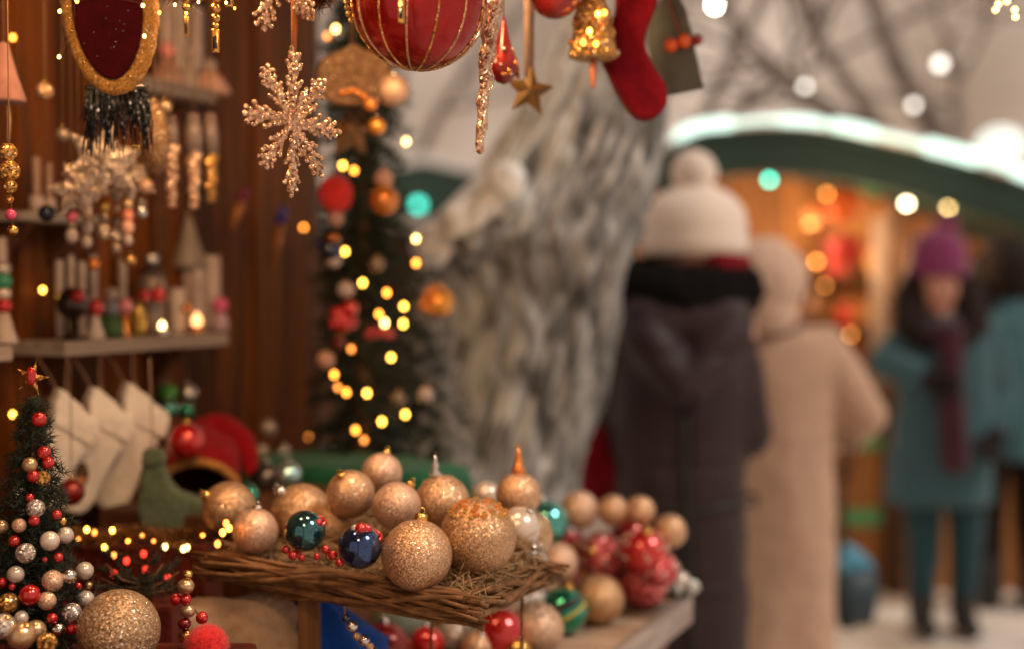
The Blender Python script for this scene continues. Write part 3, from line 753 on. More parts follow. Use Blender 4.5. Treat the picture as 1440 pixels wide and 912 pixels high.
def hand(bm, w_, d, up, side, k=1.):
    """wrist point, pointing direction, palm-normal, thumb side: palm + five bent fingers"""
    d = d.normalized(); x = side.normalized(); nrm = up.normalized()
    c = w_ + d * .045 * k
    for t in (-.028, -.01, .01, .028): capsule(bm, w_ + x * t * .6 * k, .014 * k, c + x * t * k + d * .035 * k, .012 * k)
    for i, (t, L) in enumerate(((-.031, .062), (-.010, .076), (.011, .083), (.031, .074))):
        a = c + x * t * k + d * .04 * k; b_ = a + (d * .85 + nrm * .3).normalized() * L * .5 * k; e = b_ + (d * .5 + nrm * .8).normalized() * L * .5 * k
        capsule(bm, a, .0095 * k, b_, .009 * k); capsule(bm, b_, .009 * k, e, .0075 * k)
    a = w_ + x * .026 * k + d * .02 * k; b_ = a + (x * .8 + d * .6).normalized() * .038 * k; e = b_ + (d * .9 + nrm * .4).normalized() * .03 * k
    capsule(bm, a, .012 * k, b_, .011 * k); capsule(bm, b_, .011 * k, e, .009 * k)
def head(bm, c, r, fwd):
    """skull, jaw, nose, brow, ears, lips; c is the middle of the head, fwd the facing direction"""
    f = fwd.normalized(); u = Vector((0, 0, 1)); s_ = f.cross(u).normalized()
    q = Vector((0, 1, 0)).rotation_difference(f)
    add_sphere(bm, c + u * r * .18 - f * r * .08, r, 24, 16, (.80, .95, .98), q)
    add_sphere(bm, c - u * r * .42 + f * r * .18, r * .66, 20, 14, (.86, .92, 1.0), q)
    capsule(bm, c + u * r * .12 + f * r * .82, r * .10, c - u * r * .22 + f * r * .98, r * .17)
    for k in (-1, 1):
        add_sphere(bm, c + s_ * k * r * .80 - u * r * .05, r * .24, 12, 8, (.35, .6, 1), q)
        add_sphere(bm, c + s_ * k * r * .36 - u * r * .14 + f * r * .62, r * .26, 12, 8)
        capsule(bm, c + s_ * k * r * .16 + u * r * .2 + f * r * .8, r * .1, c + s_ * k * r * .5 + u * r * .2 + f * r * .7, r * .09)
    capsule(bm, c + s_ * r * .22 - u * r * .55 + f * r * .74, r * .075, c - s_ * r * .22 - u * r * .55 + f * r * .74, r * .075)
    add_sphere(bm, c - u * r * .9 + f * r * .62, r * .22, 12, 8)
def face_bits(parent, c, r, fwd):
    f = fwd.normalized(); u = Vector((0, 0, 1)); s_ = f.cross(u).normalized()
    for k in (-1, 1):
        bm = NB(); add_sphere(bm, c + s_ * k * r * .33 + u * r * .06 + f * r * .80, r * .10, 12, 8); obj('eye', bm, BOOTD, parent)
    bm = NB(); capsule(bm, c + s_ * r * .2 - u * r * .55 + f * r * .81, r * .06, c - s_ * r * .2 - u * r * .55 + f * r * .81, r * .06); obj('lips', bm, plain('lips', (.35, .06, .06), rough=.4), parent)
def person(label, origin, headc, hr, fwd, shz, hipz, sw, armL, armR, footdirs, legx=.09, group='shoppers in the lane', build=1.):
    """armL / armR: shoulder, elbow, wrist in local metres. Returns the body (one skinned surface)"""
    bm = NB(); v = Vector
    capsule(bm, v((headc.x, headc.y - .01, shz - .02)), .058, headc - v((0, 0, hr * .6)), .052)
    head(bm, headc, hr, fwd)
    for k in (-1, 1):
        capsule(bm, v((k * sw * .30, 0, shz - .06)), .085 * build, v((k * .075, 0, hipz + .14)), .095 * build)
        capsule(bm, v((k * sw * .2, 0, shz - .01)), .05, v((k * sw * .48, 0, shz - .05)), .055)
        capsule(bm, v((k * .06, 0, hipz + .12)), .1 * build, v((k * legx, 0, hipz - .04)), .095 * build)
        limb(bm, [v((k * legx, 0, hipz)), v((k * legx, .02 * fwd.y, hipz * .52)), v((k * legx, -.01 * fwd.y, .09))], [.085 * build, .058, .042])
        fd = footdirs; capsule(bm, v((k * legx, -.01 * fd.y, .05)), .04, v((k * legx, 0, .035)) + fd * .15, .032)
    for arm in (armL, armR):
        limb(bm, arm, [.048, .040, .028])
        d = (arm[2] - arm[1]).normalized(); sd_ = d.cross(fwd); sd_ = sd_.normalized() if sd_.length > .1 else v((1, 0, 0))
        hand(bm, arm[2] + d * .015, d, fwd.cross(v((0, 0, 1))).normalized() * (.01) + sd_.cross(d), sd_)
    me = fuse(bm, .0065, 4)
    o = link('person', me, SKIN, None, origin); tag(o, label, 'person', group)
    return o
def ringcoat(bm, rings, seg=40):
    """closed lofted garment: rings (cx, cy, z, rx, ry)"""
    pr = []
    for cx, cy, z, rx, ry in rings:
        pr.append([bm.verts.new((cx + rx * math.copysign(abs(math.cos(a)) ** .85, math.cos(a)), cy + ry * math.copysign(abs(math.sin(a)) ** .85, math.sin(a)), z)) for a in [2 * PI * k / seg for k in range(seg)]])
    for a, b in zip(pr, pr[1:]):
        for k in range(seg): bm.faces.new((a[k], a[(k + 1) % seg], b[(k + 1) % seg], b[k]))
    bm.faces.new(pr[0][::-1]); bm.faces.new(pr[-1])
V = Vector
# --- 1 dark puffer coat, seen from behind
d1 = 3.5
def A1(px, py): return V(((px - 957) * d1 / 2000, 0, opz(py, d1)))
o1 = V((opx(957, d1), d1, 0)); f1 = V((-.1, 1, 0)).normalized()
armL = [V((-.135, 0, 1.27)), V((-.165, .03, 1.10)), V((-.19, .03, 1.05))]
armR = [V((.12, .0, 1.24)), V((.155, -.015, 1.055)), V((.13, .17, .97))]
hc1 = V((.035, .02, 1.50))
p1 = person('shopper in dark plum puffer coat, white bobble hat and black fur collar', o1, hc1, .105, f1, 1.34, .82, .28, armL, armR, f1, .08, build=.85)
bm = NB(); ringcoat(bm, [(.025, .0, .44, .135, .14), (.02, 0, .6, .152, .15), (.0, 0, .80, .162, .155), (-.005, 0, .95, .164, .15), (-.005, 0, 1.10, .172, .14), (-.005, 0, 1.20, .172, .132), (-.005, 0, 1.29, .14, .115), (-.005, 0, 1.35, .09, .085)])
limb(bm, [V((-.125, 0, 1.255)), V((-.165, .03, 1.09)), V((-.178, .05, 1.03))], [.068, .064, .055])
limb(bm, [V((.13, 0, 1.25)), V((.160, -.02, 1.05)), V((.13, .18, .97))], [.068, .064, .056])
capsule(bm, V((-.10, -.12, 1.29)), .062, V((-.01, -.175, 1.17)), .05); capsule(bm, V((.10, -.12, 1.29)), .062, V((-.0, -.175, 1.17)), .05); capsule(bm, V((-.10, -.10, 1.33)), .065, V((.10, -.10, 1.33)), .065)
def quilt(c, n):
    ph = (c.z - .44) / .27; s_ = abs((ph % 1) - .5) * 2
    off = -.008 * max(0, (s_ - .88) / .12) ** 1.2
    if c.y < 0 and abs(c.x - .0) < .012 and c.z < 1.16: off -= .012 * (1 - abs(c.x) / .012)
    return c + n * (off + .003 * nz(c, 18))
link('coat', fuse(bm, .011, 5, .5, quilt), COATP, p1)
bm = NB(); add_tube(bm, [V((-.005, -.150, 1.13)), V((-.005, -.150, 1.05)), V((-.002, -.155, .95)), V((0, -.160, .80)), V((.01, -.158, .66)), V((.02, -.152, .5))], .0075, 8); obj('centre_seam', bm, BOOTD, p1)
bm = NB(); pts = [V((.01 + .180 * math.cos(a), .156 * math.sin(a), .885 + .006 * math.sin(5 * a))) for a in [2 * PI * k / 30 for k in range(31)]]; add_tube(bm, pts, .006, 8); obj('waist_seam', bm, BOOTD, p1)
bm = NB(); pts = [V((.0 + .138 * math.cos(a), .02 + .115 * math.sin(a), 1.40 + .012 * math.sin(a))) for a in [2 * PI * k / 24 for k in range(25)]]
for a, b in zip(pts, pts[1:]): capsule(bm, a, .072, b, .072, 5, 10)
link('fur_collar', fuse(bm, .009, 2, .4, lambda c, n: c + n * (.012 * nz(c, 60) + .008 * nz(c, 140))), FURB, p1)
bm = NB(); hp = A1(978, 0); zb, zt_ = opz(362, d1), opz(258, d1)
add_lathe(bm, [(.0, zb + .02), (.118, zb + .003), (.130, zb + .012), (.132, zb + .045), (.127, zb + .06), (.130, zb + .075), (.120, zb + .12), (.094, zt_ - .03), (.05, zt_ - .006), (0, zt_)], 32, (hp.x, .02, 0))
ht = obj('hat', bm, HATW, p1)
bm = NB(); add_sphere(bm, (hp.x - .005, .01, opz(243, d1)), .056, 24, 16)
for v in bm.verts: v.co += v.normal * (.008 * nz(v.co, 60) + .004 * nz(v.co, 150))
obj('pompom', bm, HATW, ht)
bm = NB(); pts = [V((hp.x + .108 * math.cos(a), .02 + .10 * math.sin(a), 1.455 + .01 * math.sin(3 * a))) for a in [-1.45 + 2.3 * k / 20 for k in range(21)]]
add_tube(bm, pts, [.012] + [.034] * 19 + [.012], 10, 1.3); obj('scarf', bm, FELTRED, p1)
bm = NB(); capsule(bm, V((-.205, .02, 1.045)), .046, V((-.205, .02, .95)), .052); capsule(bm, V((-.205, .02, .95)), .052, V((-.205, .04, .88)), .038); capsule(bm, V((-.165, -.02, .97)), .022, V((-.155, -.02, .91)), .018)
link('mitten', fuse(bm, .007, 4), FELTRED, p1)
bm = NB(); capsule(bm, V((.15, .17, .96)), .045, V((.10, .29, .93)), .045); link('mitten', fuse(bm, .008, 4), FELTRED, p1)
for k in (-1, 1):
    bm = NB(); limb(bm, [V((k * .08, 0, .8)), V((k * .08, .02, .42)), V((k * .08, -.01, .2))], [.09, .07, .058]); link('trouser_leg', fuse(bm, .012, 3), HAIRB, p1)
    bm = NB(); limb(bm, [V((k * .08, -.01, .3)), V((k * .08, -.01, .06))], [.06, .055]); capsule(bm, V((k * .08, -.01, .055)), .052, V((k * .08, .16, .045)), .043); link('boot', fuse(bm, .01, 3), BOOTD, p1)

# --- 2 beige hooded coat
d2 = 4.3
o2 = V((opx(1112, d2), d2, 0)); f2_ = V((.45, .9, 0)).normalized()
armR = [V((.09, -.01, 1.20)), V((.215, -.04, 1.0)), V((.205, .06, .965))]
armL = [V((-.13, .05, 1.20)), V((-.18, .10, 1.0)), V((-.11, .2, .965))]
hc2 = V((-.07, .0, 1.40))
p2 = person('shopper in long beige coat with its hood up, elbow bent', o2, hc2, .098, f2_, 1.24, .76, .27, armL, armR, f2_, .065, build=.62)
bm = NB(); ringcoat(bm, [(-.01, 0, .17, .165, .17), (-.015, 0, .4, .158, .16), (-.02, 0, .65, .15, .15), (-.02, 0, .88, .148, .135), (-.02, 0, 1.05, .158, .13), (-.02, 0, 1.17, .178, .125), (-.03, 0, 1.245, .158, .11), (-.05, 0, 1.285, .085, .08)])
limb(bm, [V((.098, -.01, 1.215)), V((.215, -.04, 1.02)), V((.20, .24, .93))], [.075, .072, .066]); limb(bm, [V((-.13, .04, 1.19)), V((-.18, .10, .99)), V((-.05, .33, .95))], [.07, .066, .064])
def folds(c, n): return c + n * (.016 * nz((c.x * 9, c.y * 9, c.z * 2.0)) + .006 * nz(c, 14, 5))
link('coat', fuse(bm, .012, 5, .5, folds), COATB, p2)
bm = NB(); add_sphere(bm, V((-.085, -.015, 1.425)), .134, 28, 18, (.97, 1.0, .98)); capsule(bm, V((-.085, -.03, 1.39)), .11, V((-.07, -.04, 1.28)), .086); capsule(bm, V((-.12, .02, 1.3)), .06, V((.0, .03, 1.27)), .05)
link('hood', fuse(bm, .009, 5, .5, lambda c, n: c + n * .006 * nz(c, 22)), cloth('beige_wool_lit', (.62, .44, .335), scale=30, var=.1), p2)  # lighter copy of the coat wool; hood shading is in the colour
bm = NB(); add_tube(bm, smooth_path([V((-.17, -.07, 1.285)), V((-.09, -.125, 1.262)), V((.0, -.085, 1.285)), V((.05, .0, 1.33)), V((.045, .06, 1.42))], 6), .010, 8); obj('hood_crease_shade', bm, cloth('brown_shadow_wool', (.16, .08, .055)), p2)  # dark tube stands in for the shade in the neck crease
for k in (-1, 1):
    bm = NB(); limb(bm, [V((k * .065, 0, .7)), V((k * .065, .02, .4)), V((k * .065, -.01, .12))], [.07, .06, .05]); link('trouser_leg', fuse(bm, .012, 3), HAIRB, p2)
    bm = NB(); limb(bm, [V((k * .065, -.01, .22)), V((k * .065, -.01, .06))], [.055, .05]); capsule(bm, V((k * .065, 0, .05)), .05, V((k * .065, 0, .045)) + f2_ * .16, .04); link('boot', fuse(bm, .01, 3), BOOTD, p2)

# --- 3 woman in teal, facing us
d3 = 5.75
o3 = V((opx(1330, d3), d3, 0)); f3 = V((-.12, -1, 0)).normalized()
sR, eR, wR = V((-.17, 0, 1.20)), V((-.27, -.06, 1.10)), V((-.13, -.19, 1.05))
sL, eL, wL = V((.19, 0, 1.18)), V((.25, .02, .96)), V((.17, -.1, .82))
hc3 = V((-.035, -.02, 1.385))
p3 = person('woman in teal coat, purple knitted hat and plum scarf walking toward us', o3, hc3, .10, f3, 1.24, .74, .29, [sL, eL, wL], [sR, eR, wR], f3, .085)
face_bits(p3, hc3, .10, f3)
bm = NB(); ringcoat(bm, [(-.02, 0, .525, .215, .16), (-.015, 0, .7, .205, .155), (0, 0, .9, .19, .145), (0, 0, 1.06, .19, .14), (.0, 0, 1.18, .185, .13), (-.01, 0, 1.25, .13, .10), (-.02, 0, 1.29, .075, .075)])
limb(bm, [V((-.15, 0, 1.20)), V((-.26, -.05, 1.10)), V((-.17, -.16, 1.06))], [.066, .066, .055]); limb(bm, [V((.17, 0, 1.19)), V((.235, .02, .97)), V((.18, -.08, .84))], [.068, .062, .052])
link('coat', fuse(bm, .012, 5, .5, folds), COATT, p3)
bm = NB(); zb, zt_ = 1.44, 1.645
add_lathe(bm, [(0, zb), (.112, zb), (.122, zb + .01), (.122, zb + .05), (.114, zb + .062), (.116, zb + .1), (.09, zb + .16), (.045, zt_ - .01), (0, zt_)], 28, (hc3.x, hc3.y + .01, 0)); ht = obj('hat', bm, HATP, p3)
bm = NB(); add_sphere(bm, (hc3.x + .03, hc3.y, zt_ + .012), .042, 20, 14)
for v in bm.verts: v.co += v.normal * .008 * nz(v.co, 70)
obj('pompom', bm, HATP, ht)
bm = NB()
for k in (-1, 1):
    limb(bm, [hc3 + V((k * .09, .01, .07)), hc3 + V((k * .122, .0, -.03)), hc3 + V((k * .125, -.04, -.13)), hc3 + V((k * .07, -.07, -.20))], [.045, .062, .068, .055])
add_sphere(bm, hc3 + V((0, .06, .02)), .115, 20, 14)
link('hair', fuse(bm, .009, 3, .5, lambda c, n: c + n * .01 * nz(c, 40)), HAIRB, p3)
bm = NB(); pts = [V((hc3.x + .10 * math.cos(a), -.01 + .10 * math.sin(a), 1.245 - .03 * max(0, -math.sin(a)))) for a in [2 * PI * k / 20 for k in range(21)]]
for a, b in zip(pts, pts[1:]): capsule(bm, a, .045, b, .045, 5, 10)
limb(bm, [V((hc3.x + .01, -.15, 1.22)), V((hc3.x + .0, -.19, 1.0)), V((hc3.x + .02, -.19, .72))], [.05, .052, .056])
link('scarf', fuse(bm, .01, 3, .5, lambda c, n: c + n * .006 * nz(c, 30)), SCARFP, p3)
def glove(arm, fwd, parent, mat, infl=.007):
    d = (arm[2] - arm[1]).normalized(); sd_ = d.cross(fwd); sd_ = sd_.normalized() if sd_.length > .1 else V((1, 0, 0)); bm = NB()
    hand(bm, arm[2] + d * .015, d, fwd.cross(V((0, 0, 1))).normalized() * .01 + sd_.cross(d), sd_); capsule(bm, arm[2] - d * .05, .034, arm[2] + d * .03, .03)
    link('glove', fuse(bm, .005, 3, .5, lambda c, n: c + n * infl), mat, parent)
glove([sR, eR, wR], f3, p3, GLOVED, .009); glove([sL, eL, wL], f3, p3, GLOVED, .009)
for k in (-1, 1):
    bm = NB(); limb(bm, [V((k * .085, 0, .72)), V((k * .085, -.02, .40)), V((k * .085, .01, .13))], [.098, .07, .054]); link('trouser_leg', fuse(bm, .012, 3), JEANT, p3)
    bm = NB(); limb(bm, [V((k * .085, .01, .16)), V((k * .085, .01, .05))], [.058, .052]); capsule(bm, V((k * .085, 0, .05)), .05, V((k * .085, 0, .042)) + f3 * .16, .04); link('boot', fuse(bm, .01, 3), BOOTD, p3)

# --- 4 second figure half hidden behind her
d4 = 6.15
o4 = V((opx(1424, d4), d4, 0)); f4 = V((.2, 1, 0)).normalized()
hc4 = V((-.03, 0, 1.45))
armL = [V((.18, 0, 1.24)), V((.22, 0, 1.0)), V((.2, -.1, .82))]; armR = [V((-.18, 0, 1.24)), V((-.22, 0, 1.0)), V((-.2, -.1, .82))]
p4 = person('person in pale teal jacket and dark hood, back turned, half hidden behind the teal coat', o4, hc4, .10, f4, 1.30, .80, .29, armL, armR, f4)
face_bits(p4, hc4, .10, f4)
bm = NB(); ringcoat(bm, [(0, 0, .66, .19, .15), (0, 0, .9, .19, .145), (0, 0, 1.1, .195, .14), (0, 0, 1.24, .185, .125), (-.01, 0, 1.31, .12, .1), (-.02, 0, 1.35, .07, .07)])
for ar in (armL, armR): limb(bm, [V((a.x * .9, a.y, a.z)) for a in ar], [.068, .062, .05])
glove(armL, f4, p4, GLOVED, .009); glove(armR, f4, p4, GLOVED, .009)
link('jacket', fuse(bm, .012, 5, .5, folds), TEALL, p4)
bm = NB(); add_sphere(bm, hc4 + V((0, -.03, .03)), .135, 24, 16, (.95, .9, 1.1)); limb(bm, [hc4 + V((.1, 0, .05)), hc4 + V((.11, -.03, -.12))], [.05, .06]); limb(bm, [hc4 + V((-.1, 0, .05)), hc4 + V((-.11, -.03, -.12))], [.05, .06])
link('hood', fuse(bm, .01, 4), HAIRB, p4)
for k in (-1, 1):
    bm = NB(); limb(bm, [V((k * .09, 0, .78)), V((k * .09, .02, .42)), V((k * .09, -.01, .12))], [.1, .072, .058]); link('trouser_leg', fuse(bm, .012, 3), HAIRB, p4)
    bm = NB(); limb(bm, [V((k * .09, -.01, .2)), V((k * .09, -.01, .05))], [.062, .056]); capsule(bm, V((k * .09, 0, .05)), .05, V((k * .09, 0, .042)) + f4 * .16, .04); link('boot', fuse(bm, .01, 3), BOOTD, p4)

# --- bag hanging from the bent arm of the beige coat
db = 4.36; bz = opz(880, db)
bg_ = thing('carrier_bag', 'dark teal bag with bright blue top hanging from the arm of the beige coat', 'bag', (opx(1204, db), db, bz), .2)
bm = NB(); ringcoat(bm, [(0, 0, 0, .05, .035), (.004, 0, .012, .068, .05), (.004, 0, .09, .078, .058), (0, 0, .17, .072, .045)], 28)
for v in bm.verts: v.co += Vector((nz(v.co, 20), nz(v.co, 20, 3), nz(v.co, 20, 7))) * .016
obj('bag_body', bm, plain('bag_dark_teal', (.012, .035, .05), rough=.5), bg_)
bm = NB(); ringcoat(bm, [(0, 0, .166, .070, .043), (-.014, 0, .205, .058, .034), (-.028, 0, .235, .042, .022), (-.035, 0, .25, .024, .012)], 28)
for v in bm.verts: v.co += Vector((nz(v.co, 25), nz(v.co, 25, 3), 0)) * .012
obj('bag_top', bm, plain('bag_blue', (.06, .26, .40), rough=.45), bg_)
el_ = Matrix.Rotation(-.2, 3, 'Z') @ (o2 + V((.212, .02, .965)) - bg_.location); bm = NB()
for k in (-1, 1): add_tube(bm, smooth_path([V((-.03 + .02 * k, .02 * k, .22)), V((-.04 + .015 * k, .02 * k, .36)), el_ + V((-.03, .03 * k, -.05)), el_ + V((0, .02 * k, .075))], 5), .006, 8)
obj('handle', bm, BOOTD, bg_)

# ================================================================== ON THE COUNTER: risers, tray, tabletop tree
REDCL = cloth('dark_red_cloth', (.085, .012, .006), scale=30, var=.4, sheen=.05)
RZ = 1.031
bm = NB(); add_box(bm, (0, 0, (RZ - CT) / 2 + .0005), (.385, .28, RZ - CT), bev=.008)
tag(obj('display_box', bm, REDCL, None, (-.467, 1.39, CT)), 'low cloth covered box under the tabletop tree and large glitter ball', 'box')
bm = NB(); add_box(bm, (0, 0, .0925), (.19, .15, .184), bev=.006)
for k in range(26):   # loose pleats of the cloth
    t = k / 25; add_tube(bm, [(-.095 + .19 * t, -.077 + .003 * (k % 2), .184), (-.094 + .19 * t, -.080 - .005 * (k % 3), .0)], [.004, .007], 8)
cr = obj('draped_crate', bm, REDCL, None, (-.486, 1.86, CT + .0005)); tag(cr, 'crate draped in dark red pleated cloth beneath the white stockings', 'crate')
STZ = 1.10
bm = NB(); add_box(bm, (.18, -.296, (STZ - CT) / 2), (.33, .30, STZ - CT), bev=.005)
st = obj('display_step', bm, BEAMW, None, W0 + Vector((0, 0, CT + .0005)), smooth=False); st.rotation_euler = (0, 0, UA); tag(st, 'dark wooden step behind the wicker tray carrying the red hat', 'display step')
bm = NB(); add_box(bm, (.455, -.31, .115), (.18, .38, .23), bev=.03)
me = fuse(bm, .01, 6, .5, lambda c, n: c + n * .008 * nz(c, 18)); gc = link('cloth_bale', me, GREENCL, None, W0 + Vector((0, 0, CT - .003))); gc.rotation_euler = (0, 0, UA)
tag(gc, 'bale of dark green cloth behind the pile of glitter baubles', 'cloth')

pts = [(122, 744, 1.76, EF1), (133, 748, 1.76, EF4), (158, 745, 1.76, EF1), (147, 769, 1.76, EF1), (160, 780, 1.76, EF4), (232, 768, 1.75, EF3), (263, 769, 1.75, EF3), (258, 771, 1.755, EF3)]
fairy('string of fairy lights along the rim of the red draped crate', pts, .0028)
fairy('four amber fairy lights tucked along the edge of the straw nest', [(322, 742, 1.62, EF2), (318, 735, 1.63, EF4), (313, 748, 1.6, EF2), (306, 764, 1.62, EF4)], .0035)

# tabletop tree
TT = P(45, 700, 1.45); tx, ty = TT.x, 1.45
tt = fir(Vector((tx, ty, RZ + .0005)), 'tabletop_tree', 'small tabletop fir laden with pearl and red beads and a star', .272, .070, 300, NEEDLE, 1.5, None, None, -.05, 12, .012, .0007, 'tabletop tree', 1.0)
tt_h = .272
def cone_pt(px, py, lift=.004):
    p = P(px, py, 1.45); z = p.z - RZ; rr = .068 * max(.05, 1 - z / tt_h) * .92 + lift
    for _ in range(3):
        dx = p.x - tx; dy = -math.sqrt(max(rr * rr - dx * dx, 0)); p = P(px, py, (1.45 + dy) * math.cos(TH) + 0)
    return p - tt.location
PKS = plain('champagne_bead', (.62, .42, .24), rough=.25, metal=.7)
for x_, y_, r_, m_ in ((55, 589, 11, REDB), (62, 636, 10, REDB), (68, 650, 9, REDB), (42, 653, 11, PKS), (47, 669, 9, REDB), (60, 672, 11, GOLDG), (50, 714, 13, SILVG), (42, 699, 6, REDB), (27, 738, 10, CHAMP_P), (80, 723, 7, REDB), (88, 732, 6, GOLD), (48, 731, 8, REDB), (70, 760, 14, PEARL), (92, 752, 12, PEARL), (36, 777, 14, SILVG),
    (22, 807, 12, PEARL), (63, 786, 4, REDB), (82, 783, 7, REDB), (74, 816, 15, CHAMP_P), (97, 810, 11, SILVER), (119, 802, 13, PEARL), (42, 836, 15, REDB), (66, 844, 13, CHAMP_P), (101, 861, 14, SILVG), (120, 842, 13, PEARL), (73, 869, 8, REDB), (101, 884, 8, REDB), (3, 818, 7, REDB), (17, 824, 5, REDB), (12, 847, 14, GOLDG), (50, 886, 15, PKS), (82, 885, 10, SILVER), (20, 760, 8, REDB), (2, 740, 10, PKS), (110, 823, 5, REDB), (30, 868, 10, PEARL), (125, 822, 5, PKS), (-12, 790, 13, PEARL), (-22, 850, 13, REDB)):
    bm = NB(); add_sphere(bm, (0, 0, 0), S(r_, 1.42), 20, 14); obj('bead', bm, m_, tt, cone_pt(x_, y_))
def star_mesh(R1, R0, t, n=5, rot=0.):
    bm = NB(); ring = [bm.verts.new(((R1 if k % 2 == 0 else R0) * math.sin(PI * k / n + rot), 0, (R1 if k % 2 == 0 else R0) * math.cos(PI * k / n + rot))) for k in range(2 * n)]
    a = bm.verts.new((0, -t, 0)); b = bm.verts.new((0, t, 0))
    for k in range(2 * n): bm.faces.new((ring[k], ring[(k + 1) % (2 * n)], a)); bm.faces.new((ring[(k + 1) % (2 * n)], ring[k], b))
    return bm
sp = P(45, 531, 1.45) - tt.location
st_ = obj('star_topper', star_mesh(.0185, .006, .004, 5, .25), GOLDG, tt, sp, smooth=False)
bm = NB(); add_sphere(bm, (0, -.003, .002), .0065, 16, 10, (.8, .7, 1.5)); obj('red_centre', bm, REDB, st_)

# big glitter ball and small things round it
bauble('glitter_ball', P(167, 886, 1.405), *[.0405, glitter('front_gold_glitter', (.46, .29, .155), scale=800, k=1.0, metal=.55, sparkle=.95, spark=(1, .92, .75))], 'large tan glitter ball right of the tabletop tree, front left corner', cap=None)
for x_, y_, r_, m_, lb in ((4, 880, 18, SILVG, 'silvery glitter bauble at the lower left corner under the tree'), (30, 893, 20, PKS, 'champagne metal bauble beneath the tabletop tree'), (66, 903, 14, GOLDG, 'small gold glitter bauble at the foot of the tabletop tree')):
    p = P(x_, y_, 1.34); r = S(r_, 1.34); bauble('bauble', Vector((p.x, p.y, RZ + r + .001)) if False else p, r, m_, lb, (.4, -.3, .6))
def pompom(name, p, r, mat, label, n=2600):
    vs, fs = [], []; bm = NB()
    for _ in range(n):
        d = rvec(); needles(vs, fs, d * r * .62, (d + rvec() * .28).normalized(), r * random.uniform(.34, .42), r * .035)
    o = pydata(name, vs, fs, mat, None, p); tag(o, label, 'pompom'); add_sphere(bm, (0, 0, 0), r * .86, 20, 14); obj('core', bm, mat, o); return o
pompom('pompom', P(290, 909, 1.44), .0245, POMRED, 'coral red wool pompom in front of the beige sack')
bd = thing('bead_ornament', 'stacked gold and red bead figure beside the draped crate', 'ornament', P(262, 905, 1.5))
z = 0
for r_, m_, in ((14, GOLD), (12, DKRED), (13, PKS), (11, REDB), (15, PKS), (9, GOLD)):
    r = S(r_, 1.5) * .8; bm = NB(); add_sphere(bm, (.002 * math.sin(z * 300), 0, z + r), r, 20, 12, (1, 1, .9)); obj('bead', bm, m_, bd); z += r * 1.75
for x_, y_ in ((248, 842), (284, 868)):
    r = S(9, 1.5); bm = NB(); add_sphere(bm, P(x_, y_, 1.5) - bd.location, r, 16, 10); obj('berry', bm, REDB, bd)
    bm = NB(); add_tube(bm, [P(x_, y_, 1.5) - bd.location, (0, 0, z * .6)], .0012, 6); obj('stem', bm, CORD, bd)

o = thing('fir_sprig', 'dark green fir sprig lying before the red draped crate', 'fir sprig', P(196, 838, 1.62)); rnd = random.Random(2); vs, fs = [], []; bm = NB()
for k in range(9):
    a = rnd.uniform(-.5, .5) + (PI if k % 2 else 0); L = rnd.uniform(.025, .05); q = Vector((math.cos(a) * L, rnd.uniform(-.02, .02), abs(math.sin(a)) * L * .6 + .004 * k)); add_tube(bm, [(0, 0, .002 * k), q * .5, q], [.0016, .0013, .0006], 6)
    for i in range(70): needles(vs, fs, q * rnd.random() + Vector((0, 0, .002 * k)), (q.normalized() * .6 + rvec()).normalized(), rnd.uniform(.010, .016), .0007)
obj('twigs', bm, CORD, o); pydata('needles', vs, fs, NEEDLE, o)
bm = NB(); add_box(bm, (0, 0, .062), (.09, .07, .124), bev=.004); p_ = P(196, 838, 1.62); bx = obj('gift_box', bm, REDCL, None, (p_.x, p_.y, CT + .0005), smooth=False); bx.scale.z = (p_.z - .004 - CT) / .124; tag(bx, 'dark red box carrying the fir sprig behind the large glitter ball', 'box')

# wicker tray on its stand
A_, B_ = Vector((-.357, 1.652, 1.088)), Vector((-.050, 1.50, 1.073))
e1 = (B_ - A_); e2 = Vector((.43, .90, 0)).normalized() * .215
tray = thing('wicker_tray', 'tilted tray of bundled brown twigs on short posts', 'tray', (A_ + B_ + e2) / 2)
O = tray.location
def bundle(name, a, b, n, rad, thick, seed, hgt=1.):
    rnd = random.Random(seed); bm = NB(); d = b - a; L = d.length; dn = d.normalized(); x_, y_ = frame(dn)
    for k in range(n):
        th = rnd.uniform(0, 2 * PI); rr = rad * math.sqrt(rnd.random()); tw = rnd.uniform(.5, 1.6) * rnd.choice((-1, 1)); pts = []
        s0 = rnd.uniform(-.06, .06); s1 = 1 + rnd.uniform(-.06, .08)
        for i in range(15):
            t = s0 + (s1 - s0) * i / 14; an = th + tw * 2.4 * t
            pts.append(a + d * t + x_ * (rr * math.cos(an) * .75) + y_ * (rr * hgt * math.sin(an)) + Vector((nz((t * 5, k, 0)), nz((t * 5, k, 9)), nz((t * 5, k, 5)))) * .004)
        th_ = thick * rnd.uniform(.6, 1.35); add_tube(bm, smooth_path(pts, 2), [th_ * (1 - .35 * abs(2 * i / 28 - 1)) for i in range(29)], 6)
    return obj(name, bm, TWIG, tray)
a0, b0 = A_ - O, B_ - O
bundle('twig_rim', a0, b0, 44, .0165, .0034, 3, 1.1)
bundle('twig_rim', b0, b0 + e2, 22, .014, .003, 4); bundle('twig_rim', a0, a0 + e2, 22, .014, .003, 5); bundle('twig_rim', a0 + e2, b0 + e2, 22, .014, .003, 6)
bm = NB()
for k in range(30):
    t = (k + .5) / 30; p = a0 + e1 * t; add_tube(bm, [p + Vector((0, 0, -.008)), p + e2 * .5 + Vector((0, 0, -.012 + .003 * (k % 2))), p + e2 + Vector((0, 0, -.008))], .0052, 6)
obj('woven_base', bm, TWIG, tray)
POSTW = wood('post_wood', (.10, .04, .014), (.28, .13, .05), rough=.7)
